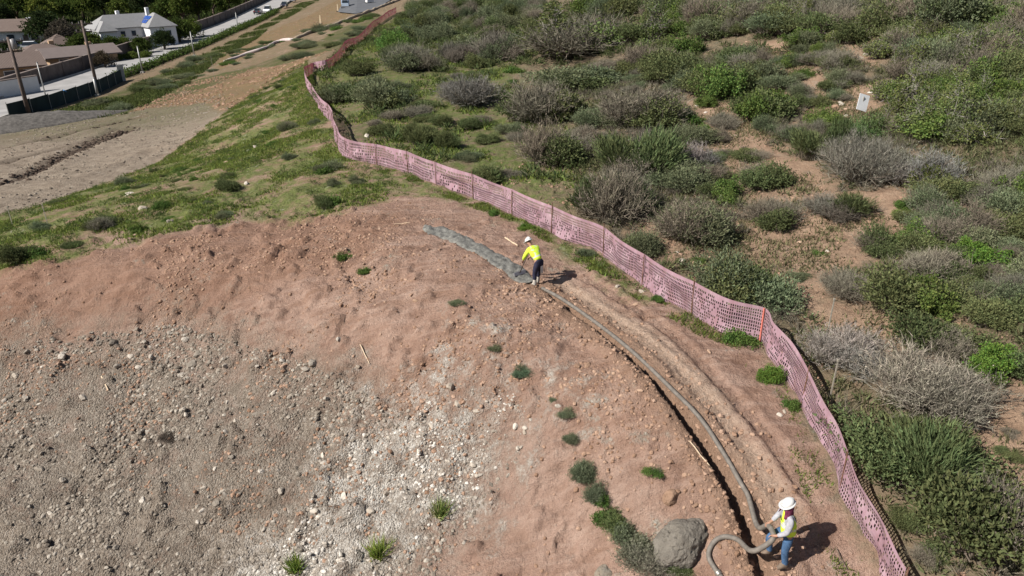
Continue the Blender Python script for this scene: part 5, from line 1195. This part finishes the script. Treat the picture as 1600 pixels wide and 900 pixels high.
def chain(J, E, names, pts, rad):
    for n_, p, r in zip(names, pts, rad): J[n_] = (p, r)
    for a, b in zip(names[:-1], names[1:]): E.append((a, b))
def add_hand(J, E, s, wrist, dirn, side):
    """palm with four unequal bent fingers and a thumb from the side of the palm"""
    d = Vector(dirn).normalized(); sd = Vector(side).normalized(); curl = d.cross(sd).normalized()
    if curl.z > 0: curl = -curl
    w = Vector(wrist); pm = w+d*.06; J['palm'+s] = (tuple(pm), (.034, .022)); E.append(('wrist'+s, 'palm'+s))
    for i, (o, l) in enumerate(((-.03, .070), (-.01, .080), (.011, .075), (.031, .058))):
        a = pm+d*.04+sd*o; b = a+d*l*.5+curl*l*.12; c = b+d*l*.22+curl*l*.42
        chain(J, E, [f'k{i}{s}', f'm{i}{s}', f't{i}{s}'], [tuple(a), tuple(b), tuple(c)], [.011, .0095, .008]); E.append(('palm'+s, f'k{i}{s}'))
    a = pm-d*.01-sd*.04; b = a+d*.035-sd*.02+curl*.012; chain(J, E, ['th1'+s, 'th2'+s], [tuple(a), tuple(b)], [.012, .009]); E.append(('palm'+s, 'th1'+s))
def person(base, rz, J0, label, cloth, scale=1.0):
    root = empty('person', base, rz, label, 'person'); root.scale = (scale,)*3
    g = J0
    J, E = {}, []
    chain(J, E, ['pelvis', 'belly', 'chest', 'neck', 'head', 'crown'], [g['pelvis'], g['belly'], g['chest'], g['neck'], g['head'], g['crown']], [(.11, .09), (.105, .09), (.115, .095), .052, (.078, .092), (.06, .07)])
    f = Vector(g['face']); hd = Vector(g['head']); upv = (Vector(g['crown'])-hd).normalized(); lf = upv.cross(f).normalized()
    J['jaw'] = (tuple(hd+f*.055-upv*.075), .04); E.append(('head', 'jaw')); J['nose'] = (tuple(hd+f*.105-upv*.02), .016); E.append(('head', 'nose'))
    for q, s in ((1, 'L'), (-1, 'R')):
        J['ear'+s] = (tuple(hd+lf*q*.088-upv*.01), .018); E.append(('head', 'ear'+s))
        chain(J, E, ['sh'+s, 'el'+s, 'wrist'+s], [g['sh'+s], g['el'+s], g['wr'+s]], [.058, .045, .030]); E.append(('chest', 'sh'+s))
        d = Vector(g['hd'+s]); add_hand(J, E, s, g['wr'+s], d, Vector(g['sd'+s]))
        chain(J, E, ['hip'+s, 'kn'+s, 'an'+s, 'toe'+s], [g['hip'+s], g['kn'+s], g['an'+s], g['toe'+s]], [.088, .058, .040, .034]); E.append(('pelvis', 'hip'+s))
    skin('body', J, E, M_SKIN, root, 'pelvis')
    # eyes
    for q in (1, -1):
        MB().ellipsoid(tuple(hd+f*.088+lf*q*.032+upv*.012), (.011,)*3, 8, 6).build('eye', M_EYE, root, True)
    # shirt
    J, E = {}, []
    chain(J, E, ['pelvis', 'belly', 'chest', 'collar'], [lerp(g['pelvis'], g['belly'], .15), g['belly'], g['chest'], lerp(g['chest'], g['neck'], .72)], [(.160, .150), (.155, .150), (.175, .160), .075])
    for s in 'LR':
        e2 = lerp(g['el'+s], g['wr'+s], .92); chain(J, E, ['s'+s, 'm'+s, 'e'+s, 'w'+s], [g['sh'+s], lerp(g['sh'+s], g['el'+s], .5), g['el'+s], e2], [.085, .078, .066, .048]); E.append(('chest', 's'+s))
    sh = skin('shirt', J, E, cloth['shirt'], root, 'pelvis')
    if cloth.get('tape'):
        sh.data.materials.append(M_TAPE); a, b = Vector(g['belly']), Vector(g['chest']); ax = (b-a).normalized()
        for p in sh.data.polygons:
            t = (p.center-a).dot(ax); dlt = p.center-a-ax*t
            if dlt.length < .22 and -.03 < t < .02: p.material_index = 1
            elif dlt.length < .24 and t > .02 and abs(abs(p.center.y)-.10) < .014: p.material_index = 1
    # trousers
    J, E = {}, []
    chain(J, E, ['pelvis', 'waist'], [g['pelvis'], lerp(g['pelvis'], g['belly'], .45)], [(.165, .14), (.15, .13)])
    for s in 'LR':
        chain(J, E, ['h'+s, 't'+s, 'k'+s, 'c'+s, 'a'+s], [g['hip'+s], lerp(g['hip'+s], g['kn'+s], .5), g['kn'+s], lerp(g['kn'+s], g['an'+s], .45), lerp(g['kn'+s], g['an'+s], cloth.get('cuff', .95))], [.112, .105, .082, .078, .070]); E.append(('pelvis', 'h'+s))
    skin('trousers', J, E, cloth['trousers'], root, 'pelvis')
    for s in 'LR':
        J, E = {}, []
        an, toe = Vector(g['an'+s]), Vector(g['toe'+s]); top = lerp(g['an'+s], g['kn'+s], cloth.get('boot', .25))
        chain(J, E, ['top', 'ank', 'mid', 'toe'], [top, g['an'+s], lerp(g['an'+s], g['toe'+s], .55), g['toe'+s]], [.072 if cloth.get('boot', 0) > .4 else .062, .058, .055, .046]); J['heel'] = (tuple(an-(toe-an)*.28-Vector((0, 0, .03))), .045); E.append(('ank', 'heel'))
        skin('boot', J, E, cloth['bootmat'], root, 'ank')
    if cloth.get('vest'):
        J, E = {}, []
        chain(J, E, ['hem', 'belly', 'chest', 'collar'], [lerp(g['pelvis'], g['belly'], -.1), g['belly'], g['chest'], lerp(g['chest'], g['neck'], .75)], [(.20, .17), (.185, .165), (.205, .17), .085])
        for s in 'LR': J['s'+s] = (lerp(g['chest'], g['sh'+s], .93), .105); E.append(('chest', 's'+s))
        v = skin('vest', J, E, M_HIVIS, root, 'belly'); v.data.materials.append(M_TAPE); a, b = Vector(g['belly']), Vector(g['chest']); ax = (b-a).normalized()
        for p in v.data.polygons:
            t = (p.center-a).dot(ax)
            if .0 < t < .065 or (t > .06 and abs(abs(p.center.y)-.12) < .028): p.material_index = 1
    # hard hat: shell, brim, ridge
    M = Matrix((f, lf, upv)).transposed(); hc = hd+upv*.055
    mb = MB(); V = []; F = []; nu, nv = 24, 9
    for j in range(nv+1):
        th = PI/2*j/nv
        for i in range(nu): V.append(hc+M @ Vector((.140*math.cos(th)*math.cos(2*PI*i/nu), .118*math.cos(th)*math.sin(2*PI*i/nu), .115*math.sin(th)+.03)))
    for j in range(nv):
        for i in range(nu): F.append((j*nu+i, j*nu+(i+1) % nu, (j+1)*nu+(i+1) % nu, (j+1)*nu+i))
    hat = mb.add(V, F).build('hard_hat', M_HAT, root, True)
    V = []; F = []
    bw = cloth.get('brim', .05)
    for k, (e, z) in enumerate(((0, .035), (bw, .018), (bw, .008), (0, .022))):
        for i in range(nu):
            c_, s_ = math.cos(2*PI*i/nu), math.sin(2*PI*i/nu); ee = e*(1.0+.5*max(0, c_)) if cloth.get('full_brim') else e*max(.12, c_)**.6*1.6
            V.append(hc+M @ Vector(((.140+ee)*c_, (.118+ee)*s_, z)))
    for k in range(4):
        for i in range(nu): F.append((k*nu+i, k*nu+(i+1) % nu, ((k+1) % 4)*nu+(i+1) % nu, ((k+1) % 4)*nu+i))
    MB().add(V, F).build('brim', M_HAT, hat, True)
    MB().tube([hc+M @ Vector((.138*math.cos(a), 0, .113*math.sin(a)+.034)) for a in np.linspace(.35, 2.8, 9)], .014, 6).build('ridge', M_HAT, hat, True)
    return root, dict(hd=hd, f=f, lf=lf, up=upv)
J1 = dict(pelvis=(-.10,0,.93), belly=(.02,0,1.08), chest=(.22,0,1.27), neck=(.36,0,1.38), head=(.45,0,1.44), crown=(.50,0,1.53), face=Vector((.80,0,-.60)).normalized(),
  shL=(.24,.20,1.28), elL=(.36,.27,1.03), wrL=(.50,.20,.84), hdL=(.6,-.2,-.75), sdL=(.1,1,0), shR=(.24,-.20,1.28), elR=(.38,-.26,1.04), wrR=(.54,-.14,.88), hdR=(.6,.2,-.75), sdR=(.1,-1,0),
  hipL=(-.10,.10,.88), knL=(-.02,.13,.49), anL=(-.06,.14,.09), toeL=(.12,.16,.045), hipR=(-.10,-.10,.88), knR=(.08,-.12,.50), anR=(.10,-.12,.09), toeR=(.28,-.13,.045))
f1 = G(839, 442)
w1, h1 = person((f1[0], f1[1], zt(*f1)+.0), math.radians(128), J1, 'worker in yellow hi-vis shirt and navy trousers bending over the concrete', dict(shirt=M_HIVIS, trousers=M_NAVY, bootmat=M_BOOT, boot=.62, cuff=.52, tape=True, brim=.05), .94)
# white cloth strip down the back of the right hip
V = []; F = []; n = 7
for j in range(n):
    for i, y in enumerate((-.05, -.015, .02, .05)): V.append((-.165+.004*j+.012*math.sin(i*2+j), -.075+y, .93-.075*j))
for j in range(n-1):
    for i in range(3): F.append((j*4+i, j*4+i+1, j*4+i+5, j*4+i+4))
rg = MB().add(V, F).build('cloth_strip', M_CLOTH, w1, True); md = rg.modifiers.new('t', 'SOLIDIFY'); md.thickness = .015
# trowel in the bending worker's hands
mw = Matrix.Translation(w1.location) @ Matrix.Rotation(w1.rotation_euler.z, 4, 'Z') @ Matrix.Scale(.94, 4)
tp = mw @ Vector((.60, 0, .80)); tw = empty('concrete_placer', tuple(mw @ Vector((.95, 0, .12))), w1.rotation_euler.z, 'short concrete tool held by the bending worker', 'hand tool')
MB().tube([(0, 0, .03), (-.35, 0, .70), (-.42, .0, .84)], .018, 8).build('handle', M_POLE, tw, True); MB().box((.02, 0, .02), (.10, .46, .12), ry=.4).build('blade', M_RIM, tw)
J2 = dict(pelvis=(-.02,0,.93), belly=(.0,0,1.10), chest=(.04,0,1.33), neck=(.07,0,1.50), head=(.11,0,1.60), crown=(.11,0,1.71), face=Vector((.9,.15,-.35)).normalized(),
  shL=(.05,.21,1.40), elL=(.13,.28,1.13), wrL=(.29,.19,.97), hdL=(.8,-.4,-.3), sdL=(.2,.6,.7), shR=(.05,-.21,1.40), elR=(.12,-.29,1.13), wrR=(.29,-.20,1.0), hdR=(.8,.4,-.3), sdR=(.2,-.6,.7),
  hipL=(-.02,.10,.89), knL=(.02,.12,.48), anL=(-.04,.13,.09), toeL=(.15,.16,.045), hipR=(0,-.10,.89), knR=(.30,-.14,.62), anR=(.22,-.15,.20), toeR=(.40,-.17,.13))
w2, h2 = person(tuple(P2), math.radians(178), J2, 'worker in lime hi-vis vest and blue jeans standing and holding the hose', dict(shirt=M_SLEEVE, trousers=M_JEAN, bootmat=M_BOOTB, boot=.3, cuff=.95, vest=True, brim=.032, full_brim=True), .97)
hd, f, lf, upv = h2['hd'], h2['f'], h2['lf'], h2['up']
# neck shade hanging behind the head
V = []; F = []; n, m = 15, 6
for j in range(m):
    for i in range(n):
        a = PI*.28+PI*1.44*i/(n-1); r = .118+.022*j/(m-1)+.008*math.sin(i*1.9+j); V.append(hd+f*math.cos(a)*r*1.1+lf*math.sin(a)*r+upv*(.06-.052*j))
for j in range(m-1):
    for i in range(n-1): F.append((j*n+i, j*n+i+1, (j+1)*n+i+1, (j+1)*n+i))
ns = MB().add(V, F).build('neck_shade', M_NECK, w2, True); md = ns.modifiers.new('t', 'SOLIDIFY'); md.thickness = .008
